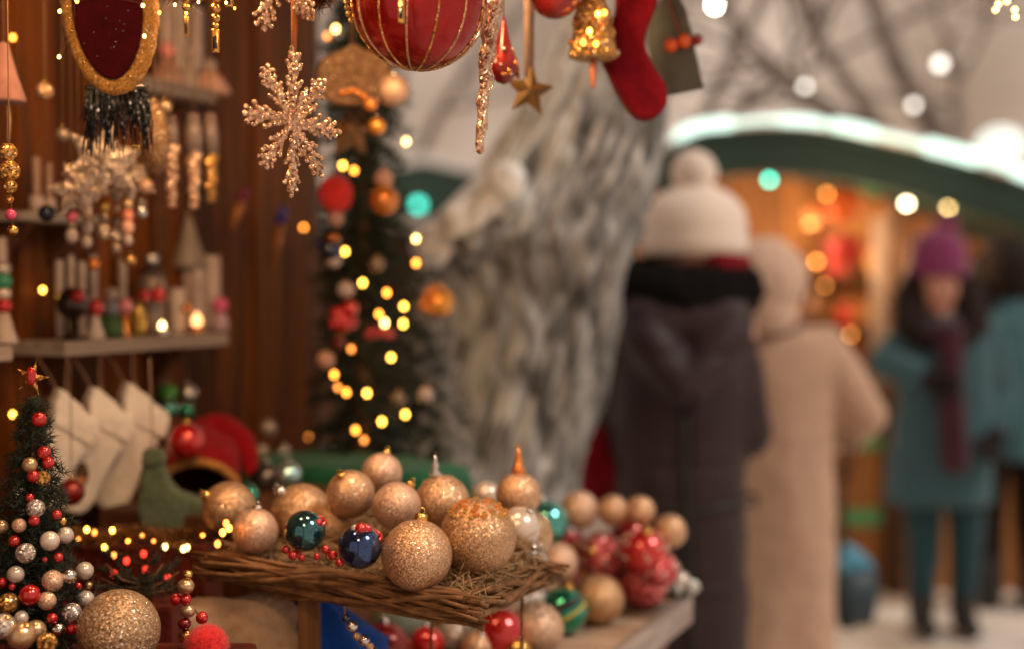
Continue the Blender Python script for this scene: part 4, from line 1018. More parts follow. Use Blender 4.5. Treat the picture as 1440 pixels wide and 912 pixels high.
for t, q in ((.41, .0), (.62, .75), (.12, .9), (.93, .9)):
    p = a0 + e1 * t + e2 * q + (Vector((0, .022, 0)) if q == 0 else Vector()); h = (p.z + O.z) - CT
    bm = NB()
    if q == 0: add_box(bm, (p.x, p.y, p.z - .012 - (h - .013) / 2), (.024, .024, h - .013), bev=.003)
    else: add_tube(bm, [(p.x, p.y, p.z - .008), (p.x, p.y, p.z - h + .0005)], .002, 8)
    obj('post', bm, POSTW if q == 0 else TWIG, tray, smooth=q != 0)
# straw nest: countless strands, heaped to the back
rnd = random.Random(7); vs, fs = [], []; bm = NB()
def nest_z(t, q): return .012 + .055 * q ** .8 * (1 - (2 * t - 1) ** 4 * .4)
for k in range(2600):
    t, q = rnd.uniform(.02, 1.0), rnd.uniform(.14, 1.0)
    if t > .8: q = q * 1.05 - .05
    c = a0 + e1 * t + e2 * q + Vector((0, 0, rnd.random() * nest_z(min(t, 1), max(q, 0)))); d = (e1.normalized() * rnd.uniform(-1, 1) + e2.normalized() * rnd.uniform(-1, 1) + Vector((0, 0, rnd.uniform(-.35, .45)))).normalized()
    L = rnd.uniform(.02, .06); x_, y_ = frame(d); pts = [c - d * L / 2, c + x_ * rnd.uniform(-.008, .008), c + d * L / 2]
    add_tube(bm, pts, [.0004, .0007, .0004], 4)
nest = obj('straw_nest', bm, STRAW, None, O + Vector((0, 0, .001))); nest['kind'] = 'stuff'; tag(nest, 'tangle of brown straw and tinsel filling the wicker tray', 'straw')

CH = 'champagne glitter baubles heaped on the tray'
def B(px, py, rp, d, mat, label, tilt=(0, 0, 1), cap=None, group=CH, name='glitter_bauble', **kw): return bauble(name, P(px, py, d), S(rp, d), mat, label, tilt, cap, group, **kw)
B(537, 665, 29, 1.74, CHAMP_P, 'pinkish glitter bauble at the top of the tray pile', (.2, .3, 1), GOLD)
B(493, 694, 34, 1.67, CHAMP, 'champagne glitter bauble with one bright sparkle, left of the topmost one', (-.3, -.5, .8), GOLD)
B(558, 711, 34, 1.645, CHAMP_P, 'pinkish glitter bauble just below the topmost one', (.5, .1, .8), GOLD)
B(424, 722, 43, 1.72, CHAMP_D, 'wide dull tan bauble behind the teal glass ball', (-.6, -.2, .7), SILVER)
B(468, 738, 32, 1.69, CHAMP_D, 'small tan bauble half hidden between the two dark glass balls')
B(359, 746, 32, 1.655, CHAMP_P, 'champagne bauble at the left end of the tray, with tiny cap', (.1, -.1, 1), SILVER)
B(322, 714, 38, 1.74, CHAMP_D, 'tan bauble behind the leftmost tray bauble, below the red hat', (-.7, -.4, .5), GOLD)
B(586, 780, 50, 1.54, CHAMP, 'large champagne glitter bauble at the front of the tray', (.1, .2, 1), GOLD)
b9 = B(672, 754, 54, 1.595, CHAMP_D, 'largest glitter bauble, crowned with gold jewels, at the right of the tray')
B(684, 696, 20, 1.86, PEARL, 'small pearly bauble behind the jewelled one', name='bauble')
b10 = B(622, 706, 39, 1.69, CHAMP, 'sparkling gold bauble with a silvery finial at the back of the tray')
b11 = B(729, 695, 32, 1.76, CHAMP, 'champagne bauble topped by an orange spire')
B(742, 752, 36, 1.79, PKS, 'golden metal bauble right of the jewelled one', name='bauble')
def jewels(parent, r, n, lo, mat, sz=.085):
    rnd = random.Random(n)
    for k in range(n):
        a = rnd.uniform(0, 2 * PI); z = rnd.uniform(lo, 1) * .97; q = math.sqrt(max(0, 1 - z * z))
        bm = NB(); bmesh.ops.create_icosphere(bm, subdivisions=1, radius=r * sz * rnd.uniform(.6, 1.2)); obj('jewel', bm, mat, parent, Vector((q * math.cos(a), q * math.sin(a), z)) * r, smooth=False)
jewels(b9, S(54, 1.595), 40, .62, GOLD); jewels(b9, S(54, 1.595), 41, .66, AMBER, .075); jewels(b10, S(39, 1.69), 40, .72, PKS, .06)
bm = NB(); r = S(39, 1.69); add_lathe(bm, [(r * .2, 0), (r * .25, r * .08), (r * .1, r * .25), (r * .14, r * .4), (r * .05, r * .6), (0, r * .95)], 16, (-r * .25, 0, r * .95)); obj('finial', bm, SILVER, b10)
bm = NB(); r = S(32, 1.76); add_lathe(bm, [(r * .28, 0), (r * .3, r * .2), (r * .2, r * .35), (r * .12, r * .8), (0, r * 1.45)], 16, (0, 0, r * .93)); obj('spire', bm, AMBER, b11)
def glass_ball(px, py, rp, d, mat, label, spots):
    o = B(px, py, rp, d, mat, label, (.7, .3, .5), None, 'dark glass balls on the tray', 'glass_ball')
    r = S(rp, d)
    bm = NB(); add_tube(bm, [Vector((math.cos(a) * r * .97, math.sin(a) * r * .4, .45 * r + .28 * r * math.sin(a))) for a in [.2 * k for k in range(-3, 12)]], r * .09, 8); obj('red_band', bm, REDB, o)
    for dx, dy, m_, s_ in spots:
        q = Vector((dx, -math.sqrt(max(.05, 1 - dx * dx - dy * dy)), dy)) * r * .93
        bm = NB(); add_sphere(bm, q, r * s_, 16, 10); obj('painted_dot', bm, m_, o)
IRID = glass('petrol_glass', (.03, .15, .18), .05)
glass_ball(429, 746, 29, 1.56, IRID, 'petrol green glass ball, left of the two dark ones on the tray', ((-.95, .2, REDB, .14), (-.3, -.95, REDB, .2), (.75, .5, REDB, .2)))
glass_ball(506, 768, 31, 1.535, glass('ink_blue_glass', (.02, .06, .19), .05), 'inky blue glass ball, right of the two dark ones, with red and white cap', ((.1, .92, REDB, .3), (.35, .9, REDB, .26), (-.2, .93, PEARL, .2)))

# under and beside the tray
bm = NB(); add_sphere(bm, (0, 0, .075), .082, 24, 16, (1.1, .8, .92)); add_sphere(bm, (.055, -.01, .06), .06, 20, 14); add_sphere(bm, (-.05, .0, .12), .055, 20, 14, (1, .8, .7)); add_sphere(bm, (.03, 0, .132), .045, 20, 14, (1.2, .8, .6))
me = fuse(bm, .005, 8, .5, lambda c, n: c + n * (.010 * nz(c, 11, 2) + .005 * nz((c.x * 26, c.y * 26, c.z * 9))))
sk = link('burlap_sack', me, SACK, None, (opx(338, 1.66), 1.655, CT)); sk.scale = (.80, .8, .98); tag(sk, 'bulging beige burlap sack under the left end of the tray', 'sack')
bm = NB(); add_lathe(bm, [(.0, 0), (.066, 0), (.078, .03), (.068, .08), (.034, .12), (.02, .135), (.03, .15), (0, .143)], 28)
for v in bm.verts: v.co += Vector((v.co.x, v.co.y, 0)) * (.14 * math.sin(7 * math.atan2(v.co.y, v.co.x)) + .2 * nz(v.co, 30))
tag(obj('pouch', bm, BLUECL, None, (opx(440, 1.72), 1.73, CT + .0005)), 'bright blue gathered cloth pouch behind the tray post', 'pouch')
def CB(px, py, rp, mat, label, tilt=(0, 0, 1), cap=SILVER, group=None, name='bauble', z=CT, **kw):
    """bauble lying on the counter: depth solved so that it touches"""
    d = 2.0
    for _ in range(8):
        r = S(rp, d); p = Pz(px, py, z + r + .0005); d = (p - CAM).dot(FWD)
    return bauble(name, p, r, mat, label, tilt, cap, group, **kw)
CB(566, 872, 44, plain('sage_lacquer', (.16, .20, .15), rough=.4), 'dull sage green bauble under the tray')
CB(540, 912, 38, DKRED, 'dark red bauble in the shade under the tray')
CB(600, 905, 26, REDB, 'red bauble under the right end of the tray')
CB(640, 893, 26, SILVG, 'silvery glitter bauble under the right corner of the tray')
icb = thing('bead_strand', 'strand of silver and glass beads hanging below the tray rim', 'bead strand', P(492, 866, 1.545))
for k, (dx, dy, r_, m_) in enumerate(((3, 14, 8, SILVER), (10, 28, 6, CHAMP), (20, 34, 8, SILVER), (28, 42, 6, CHAMP), (34, 50, 7, SILVER), (-6, 2, 6, BLUEGL))):
    bm = NB(); add_sphere(bm, P(492 + dx, 866 + dy, 1.545) - icb.location, S(r_, 1.545), 16, 10); obj('bead', bm, m_, icb)
bm = NB(); add_tube(bm, [P(492 + dx, 866 + dy, 1.545) - icb.location for dx, dy in ((-8, -14), (-6, 2), (3, 14), (10, 28), (20, 34), (28, 42), (34, 50))], .0008, 6); obj('thread', bm, CORD, icb)

# right-hand cluster on the counter
CB(843, 842, 35, CHAMP_D, 'tan glitter bauble standing clear on the counter end', cap=None, name='glitter_bauble')
gb = CB(793, 858, 34, GREENGL, 'glossy emerald glass bauble with dark swirl on the counter', (.2, -.1, 1), GOLD, name='glass_ball')
r = gb.dimensions.x / 2; bm = NB()
add_tube(bm, [Vector((math.sin(a) * math.cos(.5 * a - .6), -math.cos(a) * .9 * math.cos(.5 * a - .6), math.sin(.5 * a - .6 + .5))).normalized() * r * .995 for a in [-1.4 + .12 * k for k in range(22)]], r * .07, 8); obj('painted_swirl', bm, plain('yellow_paint', (.55, .42, .03), rough=.3), gb)
bm = NB(); add_tube(bm, [Vector((math.sin(a) * math.cos(.5 * a), -math.cos(a) * math.cos(.5 * a), math.sin(.5 * a + .42))).normalized() * r * .985 for a in [-1.5 + .12 * k for k in range(20)]], r * .16, 8); obj('painted_swirl', bm, plain('black_paint', (.01, .012, .012), rough=.3), gb)
cg = CB(755, 884, 38, CHAMP_P, 'pale glitter bauble with gold crackle at the counter front', cap=None, name='glitter_bauble'); jewels(cg, cg.dimensions.x / 2, 34, .55, PKS)
CB(703, 893, 36, REDB, 'shiny red glass bauble with frosted cap, below the tray corner', (0, 0, 1), SILVER, squash=1.12)
CB(738, 842, 38, SILVG, 'silvery frosted bauble behind the shiny red one', cap=None)
CB(700, 850, 30, CHAMP_P, 'pale bauble in the shade of the tray corner', cap=None)
CB(764, 822, 30, CHAMP, 'champagne bauble behind the emerald glass one', cap=None, name='glitter_bauble')
CB(790, 815, 26, PINKG, 'pink red glitter bauble left of the red cluster', cap=None, name='glitter_bauble')
CB(905, 822, 33, PINKG, 'pinkish red glitter bauble at the foot of the red cluster', (.3, -.4, .5))
CB(868, 815, 30, DKRED, 'dark red bauble behind the tan bauble on the counter end', (.2, -.3, .8))
def pile(px, py, rp, d, mat, label, cap=None, tilt=(0, 0, 1), name='bauble', g='baubles heaped at the counter end'): return bauble(name, P(px, py, d), S(rp, d), mat, label, tilt, cap, g)
pile(845, 780, 33, 2.27, PINKG, 'speckled pink and red bauble, left half of the red cluster', GOLD, (-.4, -.8, .3))
pile(905, 775, 34, 2.23, REDB, 'glossy red bauble at the top of the red cluster', GOLD, (.1, -.5, .9))
pile(885, 752, 27, 2.32, REDB, 'red bauble behind the top of the red cluster')
pile(930, 800, 25, 2.22, PINKG, 'small frosted red bauble at the right of the red cluster')
pile(800, 775, 30, 2.32, PINKG, 'faded pink bauble between emerald ball and red cluster', GOLD, (.3, -.9, .4))
for o_ in [o for o in C.objects if o.name.startswith('bauble') and o.get('group') == 'baubles heaped at the counter end'][:4]: jewels(o_, o_.dimensions.x / 2, 26, -.2, PEARL if o_.name != 'x' else GOLD, .10)
pile(768, 735, 33, 2.2, TEALGL, 'frosted sea green glass bauble behind the golden one', SILVER, (-.2, 0, 1))
pile(730, 742, 30, 1.70, PEARL, 'pearly white bauble squeezed behind the jewelled one', SILVER, (.5, -.3, .8), g=None)
pile(738, 786, 33, 1.74, SILVER, 'mirror silver bauble leaning on the right rim of the tray', SILVER, (.3, -.6, .6), g=None)
pile(740, 800, 36, 1.95, SILVER, 'mirror silver bauble under the tray pile')
pile(785, 790, 28, 2.14, CHAMP_P, 'pale pinkish bauble behind the emerald ball')
LF = plain('silver_leaf', (.62, .62, .58), rough=.35, metal=.6)
lf = thing('silver_flower', 'silvery white glass flower at the far counter corner', 'ornament', Pz(955, 838, CT + .001))
bm = NB(); r = .024
add_sphere(bm, (0, 0, r), r * .8, 20, 12)
obj('bud', bm, PEARL, lf)
for k in range(7):
    a = 2 * PI * k / 7; bm = NB(); add_sphere(bm, (math.cos(a) * .018, math.sin(a) * .018, .016), .017, 14, 8, (1, .35, .75), Quaternion((0, 0, 1), a)); obj('petal', bm, LF, lf)
for px_, py_, rp, lb, m_ in ((815, 716, 27, 'pale pink glitter ball on a wire pick, leftmost of the four picks', CHAMP_P), (862, 717, 22, 'tan glitter ball on a wire pick, second of the four picks', CHAMP), (900, 718, 22, 'tan glitter ball on a wire pick, third of the four picks', CHAMP), (942, 746, 24, 'tan glitter ball on a wire pick standing apart at the counter corner', CHAMP)):
    d = 2.26; p = P(px_, py_, d); o = thing('ball_pick', lb, 'ball pick', p, 0, 'glitter balls on wire picks'); r = S(rp, d)
    bm = NB(); add_sphere(bm, (0, 0, 0), r, 28, 18); obj('ball', bm, m_, o)
    bm = NB(); q = Vector(((870 - px_) * .00025, .0, CT - p.z + .001)); add_tube(bm, [(0, 0, -r * .9), q * .5 + Vector((q.x * .1, 0, 0)), q], .0012, 6); obj('stem', bm, CORD, o)

# red hat with gold trim on the step, baubles about it
hat = thing('red_hat', 'soft red hat with gold trim lying open on the dark step', 'hat', P(290, 690, 2.16))
hb = hat.location
pts = [P(278, 700, 2.08) - hb, P(280, 672, 2.13) - hb, P(288, 640, 2.2) - hb, P(308, 615, 2.23) - hb, P(335, 622, 2.21) - hb, P(352, 650, 2.17) - hb, P(350, 668, 2.15) - hb]
bm = NB(); add_tube(bm, smooth_path(pts, 6), [S(v, 2.15) for v in [56, 57, 58, 59, 60, 60, 60, 59, 58, 57, 55, 53, 51, 48, 46, 43, 41, 39, 37, 35, 33, 31, 29, 27, 25, 23, 21, 19, 17, 15, 13, 11, 9, 7, 5, 3, 1]], 36)
bm.faces.ensure_lookup_table(); cap_f = min(bm.faces, key=lambda f: (f.calc_center_median() - pts[0]).length); bmesh.ops.delete(bm, geom=[cap_f], context='FACES_ONLY')
for v in bm.verts: v.co += v.co.normalized() * .006 * nz(v.co, 22)
me = bpy.data.meshes.new('hat_body'); bm.to_mesh(me); bm.free(); hbd = link('hat_body', me, cloth('hat_felt', (.27, .004, .010), sheen=.1, var=.2), hat); sm = hbd.modifiers.new('thickness', 'SOLIDIFY'); sm.thickness = .003
c0, dr = pts[0], (pts[1] - pts[0]).normalized(); x_, y_ = frame(dr)
bm = NB(); add_tube(bm, [c0 + x_ * (S(58, 2.1) * math.cos(a)) + y_ * (S(58, 2.1) * math.sin(a)) for a in [2 * PI * k / 40 for k in range(41)]], .0065, 10); obj('trim', bm, cloth('gold_trim', (.50, .24, .06), scale=100), hat)
pile(262, 620, 26, 2.03, REDB, 'shiny red bauble in front of the red hat', GOLD, (0, 0, 1), g=None)
def cordball(px, py, rp, d, mat, label, zt, group=None, cap=SILVER, name='bauble'):
    o = bauble(name, P(px, py, d), S(rp, d), mat, label, (0, 0, 1), cap, group); cord_to_roof(o, S(rp, d) * 1.3, CORD, .0007, zt=zt); return o
dW = lambda px, py, off: (Pw(px, py, off) - CAM).dot(FWD)
SHB = SH1.z - .021
cordball(237, 575, 13, dW(237, 575, .06), TEALGL, 'teal glass ball, left of the two hanging under the candle shelf', SHB)
cordball(261, 577, 12, dW(261, 577, .06), GREENGL, 'deep green glass ball hanging right of the teal one', SHB)
cordball(236, 553, 14, dW(236, 553, .03), plain('leaf_green', (.06, .3, .05), rough=.2, metal=.4), 'leaf green ball close under the candle shelf', SHB)
cordball(263, 553, 14, dW(263, 553, .03), SILVER, 'silver ball close under the candle shelf', SHB)
cordball(377, 602, 11, dW(377, 602, .05), PEARL, 'pale pearl ball hanging on a long cord by the dark batten', ROOF_Z)
cordball(368, 634, 9, dW(368, 634, .07), PEARL, 'small pearl ball hanging low by the dark batten', ROOF_Z)
cordball(397, 635, 10, dW(397, 635, .06), SILVER, 'small silver ball hanging low to the right of the batten', ROOF_Z)
pile(405, 668, 20, 2.16, glass('ice_blue_glass', (.45, .75, .78), .06), 'icy blue glass bauble on the step beside the red hat', SILVER, g=None)
pile(375, 672, 22, 2.2, plain('grey_glass', (.14, .13, .12), rough=.15, metal=.7), 'smoky grey bauble behind the icy blue one', SILVER, g=None)
pile(345, 697, 20, 1.99, GREENGL, 'emerald bauble peeping out below the red hat', None, g=None)
pile(300, 697, 9, 1.95, AMBER, 'tiny amber bauble in the shadow of the hat opening', None, g=None)

# ================================================================== STOCKINGS under the candle shelf
def puffy(name, outline, t, mat, parent, vox, it=8, fn=None, M=None, loc=None):
    bm = NB(); add_prism(bm, outline, t, M); return link(name, fuse(bm, vox, it, .5, fn), mat, parent, loc)
def px_outline(pts, c, d, kx=1., kz=1.): return [((x - c[0]) / 2000 * d * kx, -(y - c[1]) / 2000 * d * kz) for x, y in pts]
def curve(pts, n=4):
    q = [Vector((x, y, 0)) for x, y in pts]; L = len(q); out = []
    for i in range(L):
        a, b, c, d = q[i - 1], q[i], q[(i + 1) % L], q[(i + 2) % L]
        for k in range(n):
            t = k / n; v = .5 * (2 * b + (c - a) * t + (2 * a - 5 * b + 4 * c - d) * t * t + (3 * b - a - 3 * c + d) * t ** 3); out.append((v.x, v.y))
    return out
TAPE = RIBBON
def stocking(top, off, label, tilt=0., emblem=False, group='white stockings hung under the shelf'):
    d = dW(top[0], top[1] + 40, off); p = P(top[0], top[1], d)
    o = thing('stocking', label, 'stocking', p, UA * .45, group); c = (195, 545); back = Matrix.Rotation(-UA * .45, 3, 'Z') @ (-N * (off - .095))
    leg = curve([(176, 580), (216, 612), (206, 640), (192, 672), (182, 698), (166, 713), (146, 708), (134, 694), (139, 672), (152, 640), (166, 606)])
    cuff = [(178, 534), (203, 556), (229, 583), (226, 600), (221, 616), (198, 602), (173, 586), (172, 562)]
    T = Matrix.Rotation(tilt, 4, 'Y')
    puffy('leg', px_outline(leg, c, d, 1.15), .034, CREAM, o, .0035, 14, lambda c_, n: c_ + n * .002 * nz(c_, 40), T)
    puffy('cuff', px_outline(cuff, c, d, 1.15), .044, CREAM, o, .0035, 7, lambda c_, n: c_ + n * .0022 * nz(c_, 70), T)
    zt = SHB - p.z
    for k, dx in enumerate((-.012, .014)):
        bm = NB(); a = Vector((dx * .6 - .01, 0, -.005)); b = Vector((dx * 1.6 - .02, .0, zt)) + back; dd = b - a
        pts = smooth_path([a, a + dd * .4 + Vector((.004 * (-1) ** k, .002, 0)), b], 4); add_tube(bm, pts, .0032, 6, .25); obj('hanging_tape', bm, TAPE, o)
    if emblem:
        bm = NB(); q = px_outline([(162, 655)], c, d)[0]; add_sphere(bm, (0, 0, 0), .013, 20, 12, (.75, .25, 1.35)); e = obj('patch', bm, plain('patch_brown', (.10, .055, .03), rough=.8, var=.5, nscale=90), o, (q[0] - .004, -.0165, q[1]))
        bm = NB(); add_sphere(bm, (0, 0, 0), .006, 14, 10, (1, .4, 1)); obj('motif', bm, AMBER, e, (-.002, -.003, -.009))
    return o
stocking((196, 546), .109, 'white felt stocking nearest the green stocking, hanging highest', .0)
stocking((148, 552), .106, 'white felt stocking in the middle of the three, with brown patch', .03, True)
stocking((100, 556), .103, 'white felt stocking closest to the tabletop tree, leftmost of the three', .07)
cordball(100, 691, 19, dW(100, 691, .19), DKRED, 'dark red bauble dangling before the leftmost white stocking', SHB, cap=GOLD)
d = 1.97; c = (222, 690); o = thing('stocking', 'mossy green felt stocking slumped beside the white ones', 'stocking', P(230, 690, d), .12)
leg = curve([(200, 640), (222, 642), (227, 664), (240, 688), (262, 694), (284, 710), (284, 734), (262, 748), (222, 748), (196, 738), (188, 708), (193, 668)])
puffy('leg', px_outline(leg, c, d), .045, MOSS, o, .004, 10, lambda c_, n: c_ + n * .003 * nz(c_, 35))
puffy('cuff', px_outline([(197, 628), (223, 630), (226, 650), (196, 652)], c, d), .05, MOSS, o, .004, 6, lambda c_, n: c_ + n * .003 * nz(c_, 60))
bm = NB(); zt = SHB - o.location.z; a = px_outline([(208, 634)], c, d)[0]; add_tube(bm, [(a[0], 0, a[1]), (a[0] - .005, .01, zt)], .003, 6, .3); obj('hanging_tape', bm, TAPE, o)

# ================================================================== WARES ON THE SHELVES
def on_shelf(px, z, off): q = Pw(px, 470, off); return Vector((q.x, q.y, z + .0006))
def lathe_thing(name, p, parts, label, cat, group=None):
    """parts: (part name, profile in metres, material, offset)"""
    n0, pr, m, of = parts[0]
    if len(parts) == 1:
        bm = NB(); add_lathe(bm, pr, 22, of); return tag(obj(name, bm, m, None, p), label, cat, group)
    o = thing(name, label, cat, p, 0, group)
    for nm, pr, m, of in parts:
        bm = NB(); add_lathe(bm, pr, 22, of); obj(nm, bm, m, o)
    return o
def ballp(r, z0=0.): return [(0, z0)] + [(r * math.cos(a), z0 + r + r * math.sin(a)) for a in [-PI / 2 + PI * k / 14 for k in range(1, 14)]] + [(0, z0 + 2 * r)]
def cyl(r, h, z0=0.): return [(r * .96, z0), (r, z0 + h * .02), (r, z0 + h * .97), (r * .9, z0 + h), (0, z0 + h * .985)]
zS = SH1.z; GC = 'candles and figures on the grey shelf'
def hpx(n, px, off=.05): return S(n, dW(px, 470, off))
for px_, off, h, w_, lb in ((84, .02, 112, 12, 'thin tall pale taper candle at the near end of the shelf'), (100, .015, 118, 11, 'thin tall pale taper candle behind the dark ball'), (116, .02, 108, 11, 'thin taper candle between dark ball and red bauble'), (132, .012, 118, 13, 'thickest and whitest of the thin taper candles'), (173, .012, 108, 12, 'lone taper candle above the pink ball figure')):
    h, w_ = hpx(h, px_), hpx(w_, px_)
    lathe_thing('taper_candle', on_shelf(px_, zS, off), (('wax', cyl(w_ / 2, h), WAX, (0, 0, 0)), ('wick', [(.0008, h * .98), (.0006, h + .008), (0, h + .008)], BEAMW, (0, 0, 0))), lb, 'candle', GC)
for px_, off, h, w_, lb in ((249, .05, 62, 23, 'short white pillar candle beside the glowing tealight'), (298, .03, 106, 25, 'tall white pillar candle at the far end of the shelf'), (277, .025, 96, 26, 'pinkish pillar candle under the grey spire')):
    h, w_ = hpx(h, px_), hpx(w_, px_)
    lathe_thing('pillar_candle', on_shelf(px_, zS, off), (('wax', cyl(w_ / 2, h), WAX if px_ != 277 else PORC, (0, 0, 0)), ('wick', [(.0009, h * .98), (.0007, h + .007), (0, h + .007)], BEAMW, (0, 0, 0))), lb, 'candle', GC)
h = hpx(175, 268, .012); lathe_thing('spire_ornament', on_shelf(266, zS, .012), (('body', cyl(.012, h * .5), PORC, (0, 0, 0)), ('spire', [(.031, h * .5), (.032, h * .53), (.017, h * .72), (.009, h * .85), (0, h)], plain('grey_taupe', (.30, .23, .19), rough=.5), (0, 0, 0))), 'grey pointed spire ornament standing tallest on the candle shelf', 'ornament', GC)
DGL = plain('smoky_dark_glass', (.03, .018, .014), rough=.15, metal=.3, coat=.5)
lathe_thing('ball_stand', on_shelf(103, zS, .075), (('foot', [(.018, 0), (.018, .004), (.005, .008), (.004, .03), (0, .03)], DGL, (0, 0, 0)), ('ball', ballp(.024, .028), DGL, (0, 0, 0)), ('red_knob', ballp(.0105, .052), REDB, (.012, -.016, 0))), 'smoky dark glass ball on a foot with a red knob', 'ornament', GC)
lathe_thing('gnome', on_shelf(134, zS, .09), (('robe', [(.014, 0), (.0145, .004), (.009, .02), (.005, .036), (0, .037)], WAX, (0, 0, 0)), ('red_ball', ballp(.0125, .033), REDB, (0, 0, 0))), 'white cone figure with glossy red ball head at the shelf front', 'figurine', GC)
lathe_thing('figurine', on_shelf(157, zS, .07), (('base', [(.018, 0), (.02, .012), (.016, .03), (0, .034)], plain('leaf_dark', (.05, .12, .04), rough=.6), (0, 0, 0)), ('body', ballp(.014, .03), plain('greyblue', (.28, .28, .32), rough=.5), (0, 0, 0)), ('head', ballp(.0105, .054), PORC, (0, 0, 0))), 'small grey figure with pale head on a green base', 'figurine', GC)
lathe_thing('figurine', on_shelf(176, zS, .085), (('stem', [(.008, 0), (.009, .003), (.0055, .01), (.0065, .034), (0, .035)], AMBER, (0, 0, 0)), ('head', ballp(.0125, .034), plain('pink_pearl', (.75, .25, .27), rough=.25, coat=.5), (0, 0, 0))), 'amber stemmed figure with shiny pink ball head', 'figurine', GC)
lathe_thing('bottle', on_shelf(195, zS, .06), (('glass', [(.011, 0), (.0125, .004), (.0125, .034), (.005, .046), (.005, .056), (0, .056)], plain('yellow_glass', (.50, .32, .06), rough=.15, metal=.3), (0, 0, 0)), ('stopper', ballp(.006, .054), GOLD, (0, 0, 0))), 'small yellow bottle with round gold stopper', 'bottle', GC)
lathe_thing('glass_jar', on_shelf(213, zS, .04), (('jar', [(.02, 0), (.022, .004), (.022, .085), (.018, .095), (0, .096)], plain('grey_frosted', (.22, .16, .14), rough=.3, metal=.2), (0, 0, 0)), ('lid', [(.019, .096), (.019, .101), (.006, .108), (0, .108)], DGL, (0, 0, 0)), ('silver_knob', ballp(.0125, .107), SILVER, (0, 0, 0))), 'tall frosted grey jar with silver ball on its lid', 'jar', GC)
for px_, z_, lb in ((203, .062, 'smaller red bauble hooked on the grey jar, left'), (222, .063, 'brighter red bauble hooked on the grey jar, right')):
    q = on_shelf(px_, zS, .075); q.z += z_; pl = bauble('bauble', q, .0105 if px_ == 203 else .013, REDB, lb, (0, .4, 1), GOLD, GC)
TL = emit('tealight_flame', (1, .62, .22), 16); TLD = emit('tealight_dim', (1, .48, .18), 3.5)
for px_, off, m_, lb, r in ((228, .095, TL, 'brightly glowing tealight at the shelf edge', .0045), (277, .085, TLD, 'dimmer glowing tealight in amber cup', .009)):
    lathe_thing('tealight', on_shelf(px_, zS, off), (('cup', [(.010, 0), (.011, .003), (.011, .012), (.009, .012), (.009, .007), (0, .007)], SILVER if px_ == 228 else AMBER, (0, 0, 0)), ('flame', [(0, .008), (r, .008 + r), (r * .8, .008 + 1.8 * r), (0, .008 + 3 * r)], m_, (0, 0, 0))), lb, 'tealight', GC)
q = on_shelf(263, zS, .075); q.z += .04; o = thing('ball_pick', 'tiny amber ball on a pick beside the short pillar candle', 'ornament', q); bm = NB(); add_sphere(bm, (0, 0, 0), .0085, 16, 10); obj('ball', bm, AMBER, o); bm = NB(); add_tube(bm, [(0, 0, -.008), (0, 0, -.04)], .001, 6); obj('stem', bm, CORD, o)
lathe_thing('figurine', on_shelf(310, zS, .06), (('base', [(.014, 0), (.015, .01), (.009, .03), (0, .032)], plain('lilac_porcelain', (.50, .33, .42), rough=.4), (0, 0, 0)), ('head', ballp(.0135, .03), plain('magenta_pearl', (.72, .09, .26), rough=.25, coat=.5), (0, 0, 0))), 'lilac figure with magenta ball head at the far shelf end', 'figurine', GC)
# upper shelf
GU = 'porcelain figures on the high shelf'; z2 = SH2.z
lathe_thing('porcelain_figure', on_shelf(238, z2, .06), (('skirt', [(.03, 0), (.032, .006), (.022, .025), (.012, .045), (0, .048)], PORCP, (0, 0, 0)), ('head', ballp(.013, .044), plain('pink_cheek', (.75, .26, .24), rough=.35), (0, 0, 0))), 'pale orange porcelain figure with pink head on the high shelf', 'figurine', GU)
lathe_thing('porcelain_figure', on_shelf(297, z2, .06), (('skirt', [(.034, 0), (.035, .006), (.02, .03), (.01, .042), (0, .044)], PORCP, (0, 0, 0)), ('head', ballp(.011, .038), PORC, (0, 0, 0))), 'broad pale porcelain figure at the far end of the high shelf', 'figurine', GU)
lathe_thing('porcelain_figure', on_shelf(268, z2, .04), (('skirt', [(.022, 0), (.024, .006), (.014, .035), (.008, .06), (0, .062)], PORC, (0, 0, 0)), ('head', ballp(.01, .058), PORC, (0, 0, 0))), 'slender white porcelain figure between the two broad ones', 'figurine', GU)
for px_, h_, lb in ((236, .16, 'tall milky glass tube candle at the near end of the high shelf'), (255, .17, 'tall milky glass tube candle in the middle of the high shelf'), (277, .15, 'tall milky glass tube candle at the far end of the high shelf')):
    lathe_thing('tube_candle', on_shelf(px_, z2, .018), (('glass', cyl(.014, h_), PORC, (0, 0, 0)), ('rim', [(.0145, h_ * .98), (.015, h_ * .99), (.0145, h_ + .002), (0, h_)], SILVER, (0, 0, 0))), lb, 'candle', GU)
# near ledge and far-left shelf end
for px_, h_, lb in ((53, 78, 'pale stick candle on the narrow dark ledge, left'), (70, 70, 'pale stick candle on the narrow dark ledge, right')):
    h = hpx(h_, px_, .04); lathe_thing('stick_candle', on_shelf(px_, SH4.z, .04), (('wax', cyl(.0055, h), plain('old_wax', (.36, .23, .16), rough=.6), (0, 0, 0)), ('cup', cyl(.010, h * .3), PORC, (0, 0, 0))), lb, 'candle', 'stick candles on the dark ledge')
an = thing('bead_angel', 'bead angel with white cone skirt and green, pearl and red beads at left edge', 'ornament', on_shelf(6, SH3.z, .07)); z = 0
for nm, pr, m_ in (('skirt', [(.018, 0), (.018, .002), (.006, .042), (0, .043)], WAX), ('red_bead', ballp(.011, .038), REDB), ('pearl_bead', ballp(.010, .056), PEARL), ('green_bead', ballp(.0115, .071), plain('jade', (.03, .25, .15), rough=.25)), ('pearl_bead', ballp(.010, .09), SILVG)):
    bm = NB(); add_lathe(bm, pr, 22); obj(nm, bm, m_, an)
